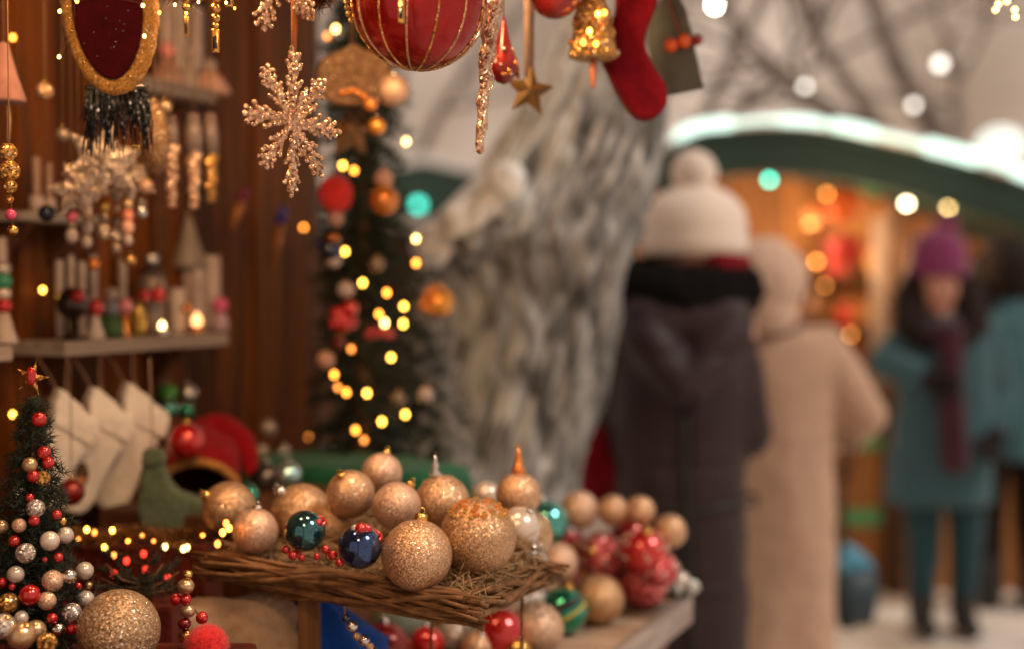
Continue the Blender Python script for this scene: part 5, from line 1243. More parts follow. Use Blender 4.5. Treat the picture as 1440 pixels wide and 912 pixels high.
lathe_thing('taper_candle', on_shelf(3, SH3.z, .02), (('wax', cyl(.008, .145), WAX, (0, 0, 0)), ('wick', [(.0008, .143), (.0006, .15), (0, .15)], BEAMW, (0, 0, 0))), 'pale taper candle on the short shelf end at far left', 'candle')

# ================================================================== HANGING ORNAMENTS
def snowflake(p, R_, rotz, tilt, label, seed):
    o = thing('glitter_snowflake', label, 'snowflake ornament', p, 0, 'rose gold glitter snowflakes')
    o.rotation_euler = (0, tilt, rotz); rnd = random.Random(seed)
    def knob(bm, a, b, r0, r1):
        n = max(3, int((b - a).length / (r0 * 1.5))); d = b - a
        add_tube(bm, [a, b], [r0 * .75, r1 * .6], 8)
        for i in range(n + 1):
            t = i / n; add_sphere(bm, a + d * t + rvec() * r0 * .35, (r0 + (r1 - r0) * t) * rnd.uniform(.75, 1.15), 8, 6)
    for k in range(8):
        a = PI / 4 * k; d = Vector((math.sin(a), 0, math.cos(a))); s_ = Vector((math.cos(a), 0, -math.sin(a))); L = R_ * (1 if k % 2 == 0 else .9)
        bm = NB(); knob(bm, d * R_ * .04, d * L, .0046, .003)
        for f, l_ in ((.34, .27), (.58, .27), (.78, .17)):
            for sg in (-1, 1): knob(bm, d * L * f, d * L * f + (d * .9 + s_ * sg * .55).normalized() * R_ * l_, .0038, .0026)
        obj('arm', bm, ROSEG, o)
    for k in range(16):
        a = PI / 8 * k + .2; d = Vector((math.sin(a), rnd.uniform(-.25, .25), math.cos(a))); bm = NB(); knob(bm, d * R_ * .05, d * R_ * rnd.uniform(.32, .5), .0036, .0028); obj('spike', bm, ROSEG, o)
    bm = NB(); add_sphere(bm, (0, 0, 0), .011, 14, 10, (1, .5, 1)); obj('hub', bm, ROSEG, o)
    return o
FLD = 1.42
s1 = snowflake(P(412, 172, FLD), S(104, FLD), 1.04, .03, 'rose gold glitter snowflake hanging in full view before the dark boards', 2)
bm = NB(); L = ROOF_Z - s1.location.z
for k in (-1, 1): add_tube(bm, [(0, 0, .068), (.0045 * k, .002 * k, .12), (.002 * k, 0, L)], .0034, 6, .3)
obj('ribbon', bm, ORIBBON, s1)
s2 = snowflake(P(388, -52, 1.40), S(96, 1.40), .35, .2, 'rose gold glitter snowflake partly cut off by the top of the frame', 5)
bm = NB(); add_tube(bm, [(0, 0, .06), (0, 0, ROOF_Z - s2.location.z)], .002, 6, .4); obj('ribbon', bm, ORIBBON, s2)

# big striped bauble
SBD = 1.44; r = S(95, SBD); sb = bauble('striped_bauble', P(590, 3, SBD), r, REDSATIN, 'big red satin bauble with gold glitter stripes at top centre', (.1, -.12, 1), GOLD)
q = Vector((0, 0, 1)).rotation_difference(Vector((.1, -.12, 1)).normalized())
for k in range(14):
    a = 2 * PI * k / 14 + .13; pts = []; pole = Vector((-.09, -.06, 0))
    for i in range(31):
        t = -PI / 2 + PI * i / 30; v = q @ Vector((math.cos(t) * math.cos(a), math.cos(t) * math.sin(a), math.sin(t))); pts.append(v * r * 1.003)
    bm = NB(); add_tube(bm, pts, [.0012 if i not in (0, 30) else .0004 for i in range(31)], 8); obj('stripe', bm, GOLDG if k % 2 else CHAMP_D, sb)
cord_to_roof(sb, r * 1.25, ORIBBON, .0015)

def hang(name, label, cat, px, py, d, group=None, rotz=0.): return thing(name, label, cat, P(px, py, d), rotz, group)
def lz(n, d): return S(n, d)
# gold drop in front of the bauble, gold chain beside it
GD = 'gold glass drops on threads'
def gold_drop(px, py, d, h, w_, label, above=()):
    o = hang('gold_drop', label, 'ornament', px, py, d, GD); H, W = S(h, d), S(w_, d)
    bm = NB(); add_box(bm, (0, 0, 0), (W, W * .6, H), bev=W * .2); obj('bar', bm, GOLD, o)
    bm = NB(); add_box(bm, (0, -W * .22, -H * .06), (W * .62, W * .3, H * .55), bev=W * .1); obj('inset', bm, DGL, o)
    z = H / 2
    for r_ in above:
        rr = S(r_, d); bm = NB(); add_sphere(bm, (0, 0, z + rr * .9), rr, 16, 10); obj('bead', bm, GOLD, o); z += rr * 1.8
    cord_to_roof(o, z, CORD, .0006, 'thread')
gold_drop(564, 16, 1.33, 34, 9, 'dark faced gold bar pendant hanging before the striped bauble', (4, 5))
gold_drop(303, 58, 1.5, 34, 11, 'gold bar pendant with beads hanging left of the snowflakes', (5, 7, 8, 9))
gold_drop(262, 38, 1.58, 30, 6, 'thin gold bar pendant between the velvet mitten and the bar with beads', (4, 6, 5))
gold_drop(322, 0, 1.5, 22, 12, 'short copper gold pendant cut by the top edge', (7, 8))
gold_drop(246, -8, 1.55, 16, 10, 'small gold bead pendant right of the velvet mitten', (6, 8, 7))
o = hang('gold_chain', 'gold glitter bead chain hanging along the left of the striped bauble', 'bead chain', 494, 28, 1.42); bm = NB(); pts = [(494, 28), (490, 20), (488, 11), (487, 2), (486, -8), (486, -20), (486, -34), (487, -50)]
for x_, y_ in pts: add_sphere(bm, P(x_, y_, 1.42) - o.location, S(4.6, 1.42), 12, 8)
obj('beads', bm, GOLDG, o); cord_to_roof(o, P(487, -50, 1.42).z - o.location.z, CORD, .0006)
# velvet mitten with gold edge
MD = 1.36; o = hang('velvet_mitten', 'dark red velvet mitten ornament with fuzzy gold edge at top left', 'ornament', 155, 20, MD)
el = [(155 + 50 * math.sin(a) * (1 + .06 * math.cos(a)) - 6 * math.cos(a), 12 - 102 * math.cos(a)) for a in [2 * PI * k / 40 for k in range(40)]]
ol = px_outline(el, (155, 20), MD)
puffy('velvet', ol, .030, VELVET, o, .0025, 14)
bm = NB(); pts = [Vector((x * 1.10, 0, z * 1.07)) for x, z in ol]; add_tube(bm, pts + pts[:1], [.0095] * 41, 14)
me = fuse(bm, .0022, 1, .4, lambda c_, n: c_ + n * (.0008 * nz(c_, 160) + .0010 * nz(c_, 520))); link('gold_edge', me, glitter('fuzzy_gold', (.46, .21, .035), scale=900, metal=.2, rough=.6, sparkle=.975), o)
rnd = random.Random(3)
for k in range(16):
    a = rnd.uniform(0, 2 * PI); i = int(rnd.random() * 40); x_, z_ = ol[i]; bm = NB(); add_sphere(bm, (x_ * 1.12, -.0085, z_ * 1.07), rnd.uniform(.0012, .0022), 8, 6); obj('sequin', bm, GOLD, o)
for k in range(22):
    x_, z_ = rnd.uniform(-.022, .022), rnd.uniform(-.05, .05); bm = NB(); add_sphere(bm, (x_, -.0152, z_), rnd.uniform(.0004, .0007), 6, 4); obj('sparkle', bm, SILVER, o)
bm = NB(); add_lathe(bm, [(.0, .0), (.006, .002), (.009, .012), (.006, .022), (0, .024)], 14, (-.037, .0, -.02)); add_sphere(bm, (-.034, .002, -.002), .009, 12, 8); obj('thumb', bm, CHAMP_D, o)
cord_to_roof(o, .07, ORIBBON, .0018)
# twisted glitter icicle
def icicle(px, py0, py1, d, r0, r1, mat, label, lean=0., group='glitter icicles', name='glitter_icicle', cap=None):
    o = hang(name, label, 'icicle ornament', px, py0, d, group); L = S(py1 - py0, d); bm = NB(); n = 46; pts = []; rad = []
    for i in range(n + 1):
        t = i / n; pts.append((lean * t + .0012 * math.sin(t * 26), .0012 * math.cos(t * 26), -L * t)); rad.append((S(r0, d) + (S(r1, d) - S(r0, d)) * t) * (1 + .14 * math.sin(t * 40)) * (1 if 0 < i < n else .3))
    add_tube(bm, pts, rad, 14)
    for v in bm.verts: v.co += Vector((nz(v.co, 250), nz(v.co, 250, 3), 0)) * .0016
    obj('spike', bm, mat, o)
    if cap: bm = NB(); add_lathe(bm, [(S(cap[0], d), 0), (S(cap[0], d) * 1.05, S(cap[1], d) * .5), (S(cap[0], d) * .7, S(cap[1], d)), (0, S(cap[1], d))], 18); obj('pale_cap', bm, plain('dusky_porcelain', (.20, .145, .13), rough=.35), o)
    cord_to_roof(o, S(cap[1], d) if cap else 0, CORD, .0008); return o
icicle(692, 0, 216, 1.52, 14, 5.5, ROSEG, 'long rose gold glitter icicle right of the striped bauble', -.014)
icicle(241, 205, 292, 1.9, 10, 6, ROSEG, 'rose gold icicle nearest the tan glitter drop', 0, 'short glitter icicles by the high shelf', cap=(9, 42))
icicle(272, 215, 294, 1.95, 11, 6, ROSEG, 'brightest short icicle, with pale cap, under the high shelf', 0, 'short glitter icicles by the high shelf', cap=(12, 55))
icicle(296, 218, 284, 2.0, 10, 6, GOLDG, 'darker gold short icicle farthest along the high shelf', 0, 'short glitter icicles by the high shelf', cap=(11, 58))
# tan glitter drop and black tinsel
o = hang('glitter_drop', 'tan glitter teardrop hanging under the high shelf', 'ornament', 217, 190, 1.78); bm = NB(); add_lathe(bm, [(0, -.052), (.010, -.047), (.019, -.02), (.020, .0), (.015, .025), (.006, .042), (0, .048)], 24); obj('drop', bm, glitter('brown_drop_glitter', (.24, .125, .055), scale=600, k=.9, metal=.4, rough=.5), o); cord_to_roof(o, .046)
o = hang('black_tinsel', 'black glitter tinsel tassel hanging below the velvet mitten', 'tassel', 165, 128, 1.62); rnd = random.Random(4)
bm = NB()
for k in range(150):
    x_, y_ = rnd.uniform(-.036, .036), rnd.uniform(-.012, .012); L = rnd.uniform(.025, .075); add_tube(bm, [(x_ * .9, y_, .0), (x_ + .003 * rnd.uniform(-1, 1), y_, -L * .5), (x_ * 1.1 + .003 * rnd.uniform(-1, 1), y_, -L)], [.0008, .0010, .0005], 5)
obj('strands', bm, DARKG, o); bm = NB(); add_box(bm, (0, 0, .003), (.07, .02, .008), bev=.003); obj('binding', bm, DGL, o); cord_to_roof(o, .006)
# pale glitter stars with drop beads
def pale_star(px, py, d, R_, label, rot, n=6, group='pale glitter stars by the wall'):
    o = hang('pale_star', label, 'star ornament', px, py, d, group, .35); rr = S(R_, d)
    bm = star_mesh(rr, rr * .52, .014, n, rot)
    obj('star', bm, GREYSTAR, o, smooth=False); cord_to_roof(o, rr * .9, CORD, .0007)
pale_star(145, 228, 1.86, 60, 'largest pale glitter star, under the velvet mitten', .2)
pale_star(110, 268, 1.84, 44, 'small pale glitter star, lowest and nearest the wall edge', .6)
pale_star(182, 250, 1.9, 42, 'small pale glitter star touching the right of the largest', .0)
def drop_string(px, d, beads, label):
    o = hang('bead_drop', label, 'bead string', px, beads[0][0], d, 'strings of glass drop beads by the wall'); top_ = 0
    for py, r_, m_ in beads:
        bm = NB(); add_sphere(bm, P(px, py, d) - o.location, S(r_, d), 14, 10, (1, 1, 1.25)); obj('bead', bm, m_, o)
    bm = NB(); zb = (P(px, beads[-1][0], d) - o.location).z; add_tube(bm, [(0, 0, min(zb, 0)), (0, 0, ROOF_Z - o.location.z)], .0006, 5); obj('thread', bm, CORD, o)
PNK = plain('pink_bead', (.70, .12, .20), rough=.2, coat=.6); SMG = plain('smoke_bead', (.30, .22, .16), rough=.2, metal=.5)
drop_string(101, 1.85, ((304, 8, PNK), (288, 7, SMG), (318, 6, SMG), (332, 9, PORC)), 'bead string with a magenta bead, leftmost by the dark ledge')
drop_string(122, 1.88, ((302, 7, PKS), (286, 8, SMG), (320, 9, PORC), (340, 8, PORC)), 'bead string of pale porcelain and gold beads')
drop_string(146, 1.9, ((290, 8, GOLD), (306, 7, SMG), (326, 10, GREYSTAR)), 'bead string of gold and greyish beads in the middle')
drop_string(180, 1.88, ((304, 8, plain('coral_bead', (.72, .24, .16), rough=.2, coat=.6)), (288, 7, PKS), (320, 9, PORCP), (338, 7, PORC)), 'bead string with a coral bead at the right')
drop_string(198, 1.92, ((285, 8, SMG), (298, 9, SILVER), (268, 6, PKS)), 'bead string ending in a silver drop beside the tan teardrop')
drop_string(163, 1.95, ((275, 7, PORC), (292, 6, PKS), (312, 7, SMG), (330, 9, GREYSTAR), (350, 8, SMG)), 'longest bead string, reaching down toward the candles')
# near left edge: gold glitter string and pink cone
o = hang('bead_string', 'gold glitter bead string with a pink and a yellow bead at left edge', 'bead string', 13, 240, 1.5)
for x_, y_, r_, m_ in ((13, 240, 15, GOLDG), (11, 214, 13, GOLDG), (14, 262, 10, GOLDG), (13, 280, 6, GOLDG), (15, 302, 8, plain('pink_glit', (.75, .10, .25), rough=.15, metal=.4)), (18, 324, 8, GOLD)):
    bm = NB(); add_sphere(bm, P(x_, y_, 1.5) - o.location, S(r_, 1.5), 20, 14); obj('bead', bm, m_, o)
bm = NB(); add_tube(bm, [P(18, 324, 1.5) - o.location, (0, 0, 0), (0, 0, ROOF_Z - o.location.z)], .0007, 6); obj('thread', bm, CORD, o)
o = hang('fabric_cone', 'dusky pink fabric cone ornament hanging at the left edge', 'ornament', 5, 100, 1.72); bm = NB(); add_lathe(bm, [(0, -.036), (.024, -.038), (.026, -.034), (.016, -.005), (.006, .032), (0, .036)], 24); obj('cone', bm, cloth('dusky_pink', (.36, .17, .14), var=.2), o)
bm = NB(); add_tube(bm, [(.006, -.003, -.036), (.008, -.004, -.06), (.006, -.003, -.085)], .0035, 6, .3); obj('tail', bm, RIBBON, o); cord_to_roof(o, .035)
# red teardrop, gold star, dark bauble, bell
o = hang('glass_drop', 'red glitter teardrop with pearls beside the long icicle', 'ornament', 708, 82, 1.66); bm = NB(); R_ = S(22, 1.66)
add_lathe(bm, [(0, -R_ * 1.7), (R_ * .5, -R_ * 1.5), (R_, -R_ * .75), (R_ * .9, -R_ * .1), (R_ * .5, R_ * .9), (R_ * .18, R_ * 2.2), (0, R_ * 2.9)], 26); obj('drop', bm, PINKG if False else DKRED, o)
rnd = random.Random(9)
for k in range(26):
    a = rnd.uniform(PI * .8, PI * 2.2); z_ = rnd.uniform(-R_ * 1.2, R_ * .6); rr = R_ * (.98 if z_ < 0 else .98 - .45 * z_ / R_); bm = NB(); add_sphere(bm, (rr * math.cos(a), rr * math.sin(a), z_), rnd.uniform(.0014, .003), 10, 7); obj('pearl', bm, (PEARL, AMBER, GOLD)[k % 3], o)
cord_to_roof(o, R_ * 2.8)
SD_ = 1.78; o = hang('gold_star', 'flat gold star on a pale ribbon before the grey tree', 'star ornament', 744, 128, SD_, None, .25)
stm = star_mesh(S(38, SD_), S(17, SD_), .009, 5, .12); obj('star', stm, plain('old_gold', (.17, .09, .02), rough=.6, metal=.3), o, smooth=False); cord_to_roof(o, S(20, SD_), RIBBON, name='ribbon', width=S(17, SD_))
o = bauble('bauble', P(780, -9, 1.72), S(36, 1.72), DKRED, 'dark red bauble cut by the top edge above the gold star', (0, 0, 1), GOLD); cord_to_roof(o, S(40, 1.72))
BD = 1.76; o = hang('gold_bell', 'amber gold bell crusted with glowing beads and a copper clapper', 'bell', 834, 40, BD)
R_ = S(34, BD); bm = NB(); add_lathe(bm, [(0, -R_ * 1.25), (R_ * .8, -R_ * 1.3), (R_ * 1.02, -R_ * 1.2), (R_ * .9, -R_ * .5), (R_ * .72, R_ * .5), (R_ * .5, R_ * 1.2), (R_ * .2, R_ * 1.6), (0, R_ * 1.65)], 28); obj('bell_body', bm, GOLDG, o)
rnd = random.Random(12)
for k in range(46):
    a = rnd.uniform(-PI, .3); t = rnd.random(); z_ = R_ * (-1.15 + 2.1 * t); rr = R_ * (.98 - .4 * t); bm = NB(); add_sphere(bm, (rr * math.cos(a), rr * math.sin(a), z_), R_ * rnd.uniform(.09, .17), 12, 8); obj('bead', bm, (AMBER, GOLD, PKS)[k % 3], o)
bm = NB(); add_lathe(bm, [(0, -R_ * 2.5), (R_ * .10, -R_ * 2.4), (R_ * .17, -R_ * 1.7), (R_ * .1, -R_ * 1.2), (0, -R_ * 1.2)], 14); obj('clapper', bm, plain('copper', (.55, .20, .12), rough=.4, metal=.4), o); cord_to_roof(o, R_ * 1.6)
ps = [(850, 18, 1.74, EF2), (829, 44, 1.72, EF1), (838, 62, 1.72, EF2), (820, 60, 1.72, EF2), (841, 20, 1.72, EF1)]
fairy('short string of amber fairy lights draped over the gold bell', ps, .0030)
# red felt stocking, dark house tag with berries
RD = 1.82; c = (893, 80); o = hang('stocking', 'red felt stocking hanging before the grey tree, top right', 'stocking', 893, 80, RD, None, .1)
leg = curve([(872, -40), (925, -40), (924, 0), (912, 35), (905, 60), (916, 92), (934, 120), (936, 148), (918, 168), (893, 165), (873, 138), (856, 108), (848, 82), (856, 50), (866, 10)])
puffy('foot', px_outline(leg, c, RD), .034, FELTRED, o, .003, 12, lambda c_, n: c_ + n * .0014 * nz(c_, 60))
puffy('cuff', px_outline([(864, -62), (932, -62), (931, -28), (866, -28)], c, RD), .042, CREAM, o, .0035, 5); cord_to_roof(o, S(140, RD), RIBBON, .0015)
HD = 1.93; o = hang('slate_house', 'dark slate house tag tied with orange ribbon behind the red stocking', 'ornament', 948, 70, HD, None, -.2)
bm = NB(); add_prism(bm, px_outline([(922, 138), (990, 126), (966, 18), (944, -22), (908, 32)], (948, 70), HD), .007); bmesh.ops.bevel(bm, geom=bm.edges[:], offset=.0012, segments=1, affect='EDGES'); obj('board', bm, plain('slate', (.075, .075, .062), rough=.7, var=.4), o, smooth=False)
bm = NB(); q = px_outline([(938, -15), (946, 20), (960, 56)], (948, 70), HD); add_tube(bm, [(x_, -.007, z_) for x_, z_ in q], .0028, 6, .4); obj('ribbon', bm, ORIBBON, o)
for x_, y_, r_, m_ in ((945, 66, 10, plain('orange_berry', (.78, .10, .015), rough=.3, coat=.4)), (964, 61, 10, MC['orange_berry']), (981, 60, 8, DKRED)):
    q = px_outline([(x_, y_)], (948, 70), HD)[0]; bm = NB(); add_sphere(bm, (q[0], -.012, q[1]), S(r_, HD), 16, 12); obj('berry', bm, m_, o)
cord_to_roof(o, .085)
# ornaments on the fir column
TG = 'ornaments hung on the fir column'; DT = 2.33
def orn(name, px, py, d, label, cat, group=TG): return thing(name, label, cat, P(px, py, d), 0, group)
o = orn('pompom_toy', 472, 273, DT - .06, 'toy with a coral red woolly cap and small body on the fir column', 'toy ornament'); bm = NB(); r = S(24, DT); add_sphere(bm, (0, 0, 0), r, 26, 18, (1, 1, 1.1))
for v in bm.verts: v.co += v.normal * .0016 * nz(v.co, 120)
obj('cap', bm, cloth('coral_wool', (.78, .045, .04), sheen=.3, var=.15), o); bm = NB(); add_sphere(bm, (0, 0, -S(33, DT)), S(12, DT), 18, 12); obj('face', bm, PORCP, o)
o = orn('doll', 466, 352, DT - .06, 'blue and white doll ornament on the fir column under the coral cap', 'toy ornament'); 
for nm, dx, dy, r_, m_ in (('body', 0, 0, 17, BLUEGL), ('blue_sleeve', -8, -4, 10, plain('cobalt', (.03, .05, .35), rough=.3)), ('white_belly', 4, 14, 11, PORC), ('orange_head', 4, -14, 9, AMBER)):
    bm = NB(); add_sphere(bm, (S(dx, DT), -.008, -S(dy, DT)), S(r_, DT), 18, 12); obj(nm, bm, m_, o)
o = orn('berry_cluster', 484, 440, DT - .05, 'cluster of bright red glass balls on the fir column', 'ornament')
for dx, dy, r_ in ((-8, 2, 11), (8, -5, 12), (0, 14, 13), (-13, 14, 8), (10, 14, 9)):
    bm = NB(); add_sphere(bm, (S(dx, DT), -.006 * (r_ % 3), -S(dy, DT)), S(r_, DT), 18, 12); obj('ball', bm, REDB, o)
bauble('bauble', P(486, 408, DT - .04), S(12, DT), PORC, 'pale porcelain ball above the red cluster on the fir column', group=TG)
o = orn('ribbon_bow', 534, 468, DT - .05, 'red glitter bow on the right of the fir column', 'bow')
for s_ in (-1, 1): bm = NB(); add_sphere(bm, (s_ * S(10, DT), -.006, 0), S(12, DT), 16, 10, (1, .5, .7), Quaternion((0, 1, 0), s_ * .4)); obj('loop', bm, PINKG, o)
bm = NB(); add_sphere(bm, (0, -.012, 0), S(6, DT), 14, 10); obj('knot', bm, REDB, o)
bauble('bauble', P(541, 282, DT - .05), S(20, DT), AMBER, 'shiny orange bauble high on the fir column', group=TG); bauble('bauble', P(540, 252, DT - .03), S(13, DT), PORCP, 'dusky pink ball above the orange bauble', group=TG)
bauble('bauble', P(617, 425, 2.52), S(22, 2.52), plain('bright_amber', (.85, .36, .05), rough=.2, metal=.6, coat=.6), 'gleaming amber bauble between flocked fir and grey tree', group=None)
o = orn('berry_cluster', 600, 428, 2.5, 'small amber bead cluster left of the gleaming amber bauble', 'ornament', None)
for dx, dy in ((0, -12), (-6, 2), (3, 8), (8, -20)): bm = NB(); add_sphere(bm, (S(dx, 2.5), 0, -S(dy, 2.5)), S(8, 2.5), 14, 10); obj('bead', bm, AMBER, o)
for px_, py_, r_, m_, lb in ((272 + 240, 728, 0, None, ''), (458, 505, 13, PORCP, 'dusky pink ball low at the left of the fir column'), (598, 555, 12, PORC, 'white ball in the flocked tips by the grey tree'), (530, 372, 11, SMG, 'smoky bead deep in the fir column'), (476, 480, 10, DKRED, 'dark red ball under the red cluster'), (560, 700 - 140, 11, SMG, 'smoky ball near the foot of the fir column')):
    if m_: bauble('bauble', P(px_, py_, DT), S(r_, DT), m_, lb, group=TG)
# gold figures behind the striped bauble
GF = 1.98; o = hang('gingerbread_bear', 'brown gold glitter cutout figure behind the striped bauble', 'ornament', 498, 112, GF)
bear = curve([(462, 78), (482, 70), (498, 62), (514, 70), (540, 80), (552, 105), (545, 135), (520, 148), (498, 150), (470, 148), (452, 132), (446, 108), (450, 88)], 4)
BRG = glitter('brown_glitter', (.15, .075, .03), scale=600, k=.8, metal=.4, rough=.5, sparkle=.98)
puffy('body', px_outline(bear, (498, 112), GF), .02, BRG, o, .003, 8)
for dx, dy in ((-20, -12), (16, -10)): bm = NB(); add_sphere(bm, (S(dx, GF), -.0105, -S(dy, GF)), S(4, GF), 12, 8); obj('bead_eye', bm, PKS, o)
bm = NB(); pts = [(482, 133), (496, 130), (508, 134), (518, 142), (530, 146)]; 
for x_, y_ in smooth_path([Vector((a, b, 0)) for a, b in pts], 4) and [(v.x, v.y) for v in smooth_path([Vector((a, b, 0)) for a, b in pts], 3)]: q = px_outline([(x_, y_)], (498, 112), GF)[0]; add_sphere(bm, (q[0], -.013, q[1]), S(4.5, GF), 10, 8)
obj('copper_garland', bm, AMBER, o); cord_to_roof(o, S(40, GF))
cordball(553, 128, 23, 1.93, CHAMP_P, 'pale glitter ball right of the brown gold cutout figure', ROOF_Z, name='glitter_ball')
o = hang('glitter_star', 'brown gold glitter star hanging under the cutout figure', 'star ornament', 493, 186, 2.03); obj('star', star_mesh(S(40, 2.03), S(20, 2.03), .014, 5, 0), BRG, o, smooth=False); cord_to_roof(o, S(38, 2.03))
cordball(521, 148, 10, 1.9, AMBER, 'small copper ball below the cutout figure', ROOF_Z); cordball(530, 178, 13, 1.96, plain('bright_amber', (.85, .36, .05)), 'copper orange ball between glitter star and pale glitter ball', ROOF_Z)
# painted pegs hanging at the boards
for (xa, ya, xb, yb, lb, cc) in ((398, 290, 384, 374, 'copper stick ornament with cobalt blue tip hanging by the batten', (.03, .05, .42)), (346, 266, 325, 322, 'copper stick ornament with plum tip hanging on the boards', (.22, .02, .08))):
    d = dW(xa, ya, .08); a, b = P(xa, ya, d), P(xb, yb, d); o = thing('painted_stick', lb, 'ornament', a, 0, 'painted sticks hanging on the boards')
    q = b - a; bm = NB(); add_tube(bm, [q * .3, q * .32, q * .96, q], [.006, .0088, .0078, .003], 12); obj('stick', bm, plain('copper_paint', (.40, .15, .04), rough=.35, metal=.4), o)
    bm = NB(); add_tube(bm, [(0, 0, 0), q * .06, q * .3], [.004, .0085, .009], 12); obj('tip', bm, plain('tip_%d' % xa, cc, rough=.4), o); cord_to_roof(o, 0)
# gold garland hung from the roof over the lane at top right
o = hang('gold_garland', 'gold glitter tinsel garland with tiny lights at the top right corner', 'garland', 1405, -30, 1.9)
bm = NB(); pts = smooth_path([P(1290, -60, 1.9) - o.location, P(1350, -22, 1.9) - o.location, P(1410, -12, 1.9) - o.location, P(1480, -30, 1.9) - o.location], 8); add_tube(bm, pts, .002, 6)
vs, fs = [], []
for p in pts:
    for _ in range(70): needles(vs, fs, p + rvec() * .006, rvec(), random.uniform(.008, .018), .0008)
obj('wire', bm, CORD, o); pydata('tinsel', vs, fs, DKGOLD if False else plain('brown_tinsel', (.16, .09, .04), rough=.35, metal=.6), o)
for x_, y_ in ((1404, 6), (1400, 14), (1427, 14), (1428, 24), (1416, 2)): bm = NB(); add_sphere(bm, P(x_, y_, 1.87) - o.location, .0028, 10, 8); obj('bulb', bm, EF3, o)
bm = NB(); add_tube(bm, [P(1290, -60, 1.9) - o.location, SN(.3, 1.2, ROOF_Z) - o.location], .0015, 5); add_tube(bm, [P(1480, -30, 1.9) - o.location, P(1480, -30, 1.9) - o.location + Vector((.5, .2, .45))], .0015, 5); obj('cord', bm, CORD, o)

# more small things that crowd the stall front
GLD = plain('bronze_tinsel', (.22, .10, .03), rough=.3, metal=.7)
def tinsel(label, pts, n, L, loc_mat=GLD, bulbs=(), name='tinsel_garland', spread=.008):
    o = thing(name, label, 'garland', Vector(pts[0])); q = smooth_path([Vector(p) - Vector(pts[0]) for p in pts], 8); rnd = random.Random(len(pts) * 7 + n); vs, fs = [], []
    for p in q:
        for _ in range(n): needles(vs, fs, p + Vector((rnd.uniform(-1, 1), rnd.uniform(-1, 1), rnd.uniform(-1, 1))) * spread, Vector((rnd.uniform(-1, 1), rnd.uniform(-1, 1), rnd.uniform(-1, 1.0001))), L * rnd.uniform(.6, 1.3), .0007)
    bm = NB(); add_tube(bm, q, .0014, 6); obj('core', bm, CORD, o); pydata('fringe', vs, fs, loc_mat, o)
    for p, r, m_ in bulbs: bm = NB(); add_sphere(bm, Vector(p) - Vector(pts[0]), r, 12, 8); obj('bulb', bm, m_, o)
    return o
tinsel('bronze tinsel garland with tiny lights along the crate rim under the stockings', [P(92, 752, 1.79), P(140, 756, 1.775), P(190, 750, 1.77), P(240, 757, 1.76), P(300, 748, 1.74), P(330, 740, 1.72)], 60, .014, GLD,
    [(P(x_, y_, d_), .0022, m_) for x_, y_, d_, m_ in ((200, 752, 1.755, EF4), (180, 760, 1.755, EF2), (285, 752, 1.735, EF2), (110, 757, 1.77, EF4), (216, 760, 1.75, EF4))])
ERED = emit('fairy_red', (1, .04, .02), 3)
fairy('string of dim red fairy lights before the red draped crate', [(178, 788, 1.73, ERED), (202, 778, 1.73, ERED), (205, 800, 1.73, ERED), (236, 812, 1.72, ERED), (160, 806, 1.73, ERED)], .0036)
fairy('string of tiny gold fairy lights along the roof edge above the velvet mitten', [(84, 16, 1.34, EF3), (83, 80, 1.335, EF3), (108, 2, 1.33, EF1), (201, 8, 1.33, EF3), (203, 51, 1.33, EF3), (224, 18, 1.36, EF1), (246, 7, 1.40, EF3), (262, 19, 1.42, EF1), (279, 3, 1.42, EF3), (318, 4, 1.44, EF3), (330, 12, 1.45, EF2)], .0013, sag=-.006, wr=.0003)
tinsel('dark gold tinsel garland looped along the roof edge at top left', [P(70, -30, 1.5), P(150, -38, 1.46), P(230, -14, 1.46), P(300, -26, 1.46), P(370, -40, 1.46), P(440, 2, 1.5), P(470, -30, 1.5)], 70, .014, GLD)
tinsel('dark gold tinsel garland looped along the roof edge at top centre', [P(640, -50, 1.6), P(700, -18, 1.66), P(760, -36, 1.7), P(820, -26, 1.74), P(880, -46, 1.78)], 60, .014, GLD)
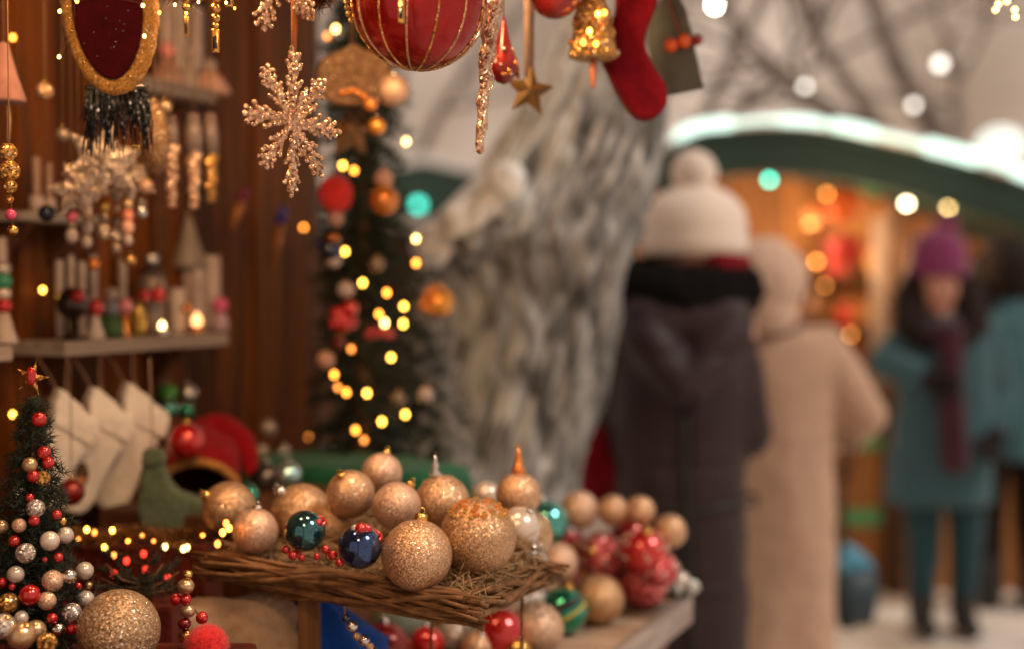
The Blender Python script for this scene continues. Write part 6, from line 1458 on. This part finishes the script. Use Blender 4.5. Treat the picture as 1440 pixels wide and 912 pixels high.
gold_drop(352, -12, 1.52, 22, 7, 'gold bead pendant just left of the upper snowflake', (7, 9, 8))
gold_drop(438, 20, 1.62, 20, 8, 'dark faced gold pendant between upper snowflake and striped bauble', (8, 5))
for x_, y_, r_, d_, m_, lb in ((62, 128, 13, 1.78, CHAMP_D, 'dull tan glitter ball hanging left of the black tinsel'), (232, 150, 10, 1.86, PKS, 'champagne metal ball hanging right of the black tinsel'), (88, 190, 11, 1.84, SMG, 'smoky ball hanging above the small pale star'), (205, 262, 11, 1.9, CHAMP_P, 'pale glitter ball hanging by the nearest rose gold icicle'), (66, 300, 12, 1.88, BLUEGL, 'dark blue glass ball hanging before the narrow dark ledge'), (132, 372, 9, 1.92, AMBER, 'amber ball hanging low before the taper candles'), (182, 366, 9, 1.94, GOLD, 'gold ball hanging low above the yellow bottle')):
    cordball(x_, y_, r_, d_, m_, lb, ROOF_Z, cap=GOLD)

o = thing('berry_sprig', 'sprig of glossy red berries tucked between the two dark glass balls', 'berry sprig', P(455, 776, 1.555)); bm = NB()
for x_, y_, r_ in ((402, 772, 6), (412, 780, 7), (424, 783, 5), (458, 772, 6), (468, 780, 7), (478, 790, 6), (446, 782, 5)):
    q = P(x_, y_, 1.55 - .0002 * (x_ - 400)) - o.location; b_ = NB(); add_sphere(b_, q, S(r_, 1.55), 16, 10); obj('berry', b_, REDB, o); add_tube(bm, [q, q * .5 + Vector((0, .012, -.008)), Vector((0, .02, -.012))], .0007, 5)
obj('stem', bm, CORD, o)
for x_, y_, r_, m_, lb in ((505, 900, 24, TEALGL, 'teal glass bauble in the shade below the bead strand'), (615, 870, 22, GOLD, 'gold bauble in the shade under the right half of the tray'), (660, 868, 24, TEALGL, 'teal glass bauble under the right corner of the tray'), (672, 910, 24, CHAMP, 'champagne glitter bauble left of the shiny red one'), (728, 915, 20, GOLD, 'small gold bauble at the bottom edge beside the shiny red one'), (815, 812, 20, GOLD, 'small gold bauble behind the emerald glass one')):
    CB(x_, y_, r_, m_, lb, (.2, -.4, .8), SILVER)
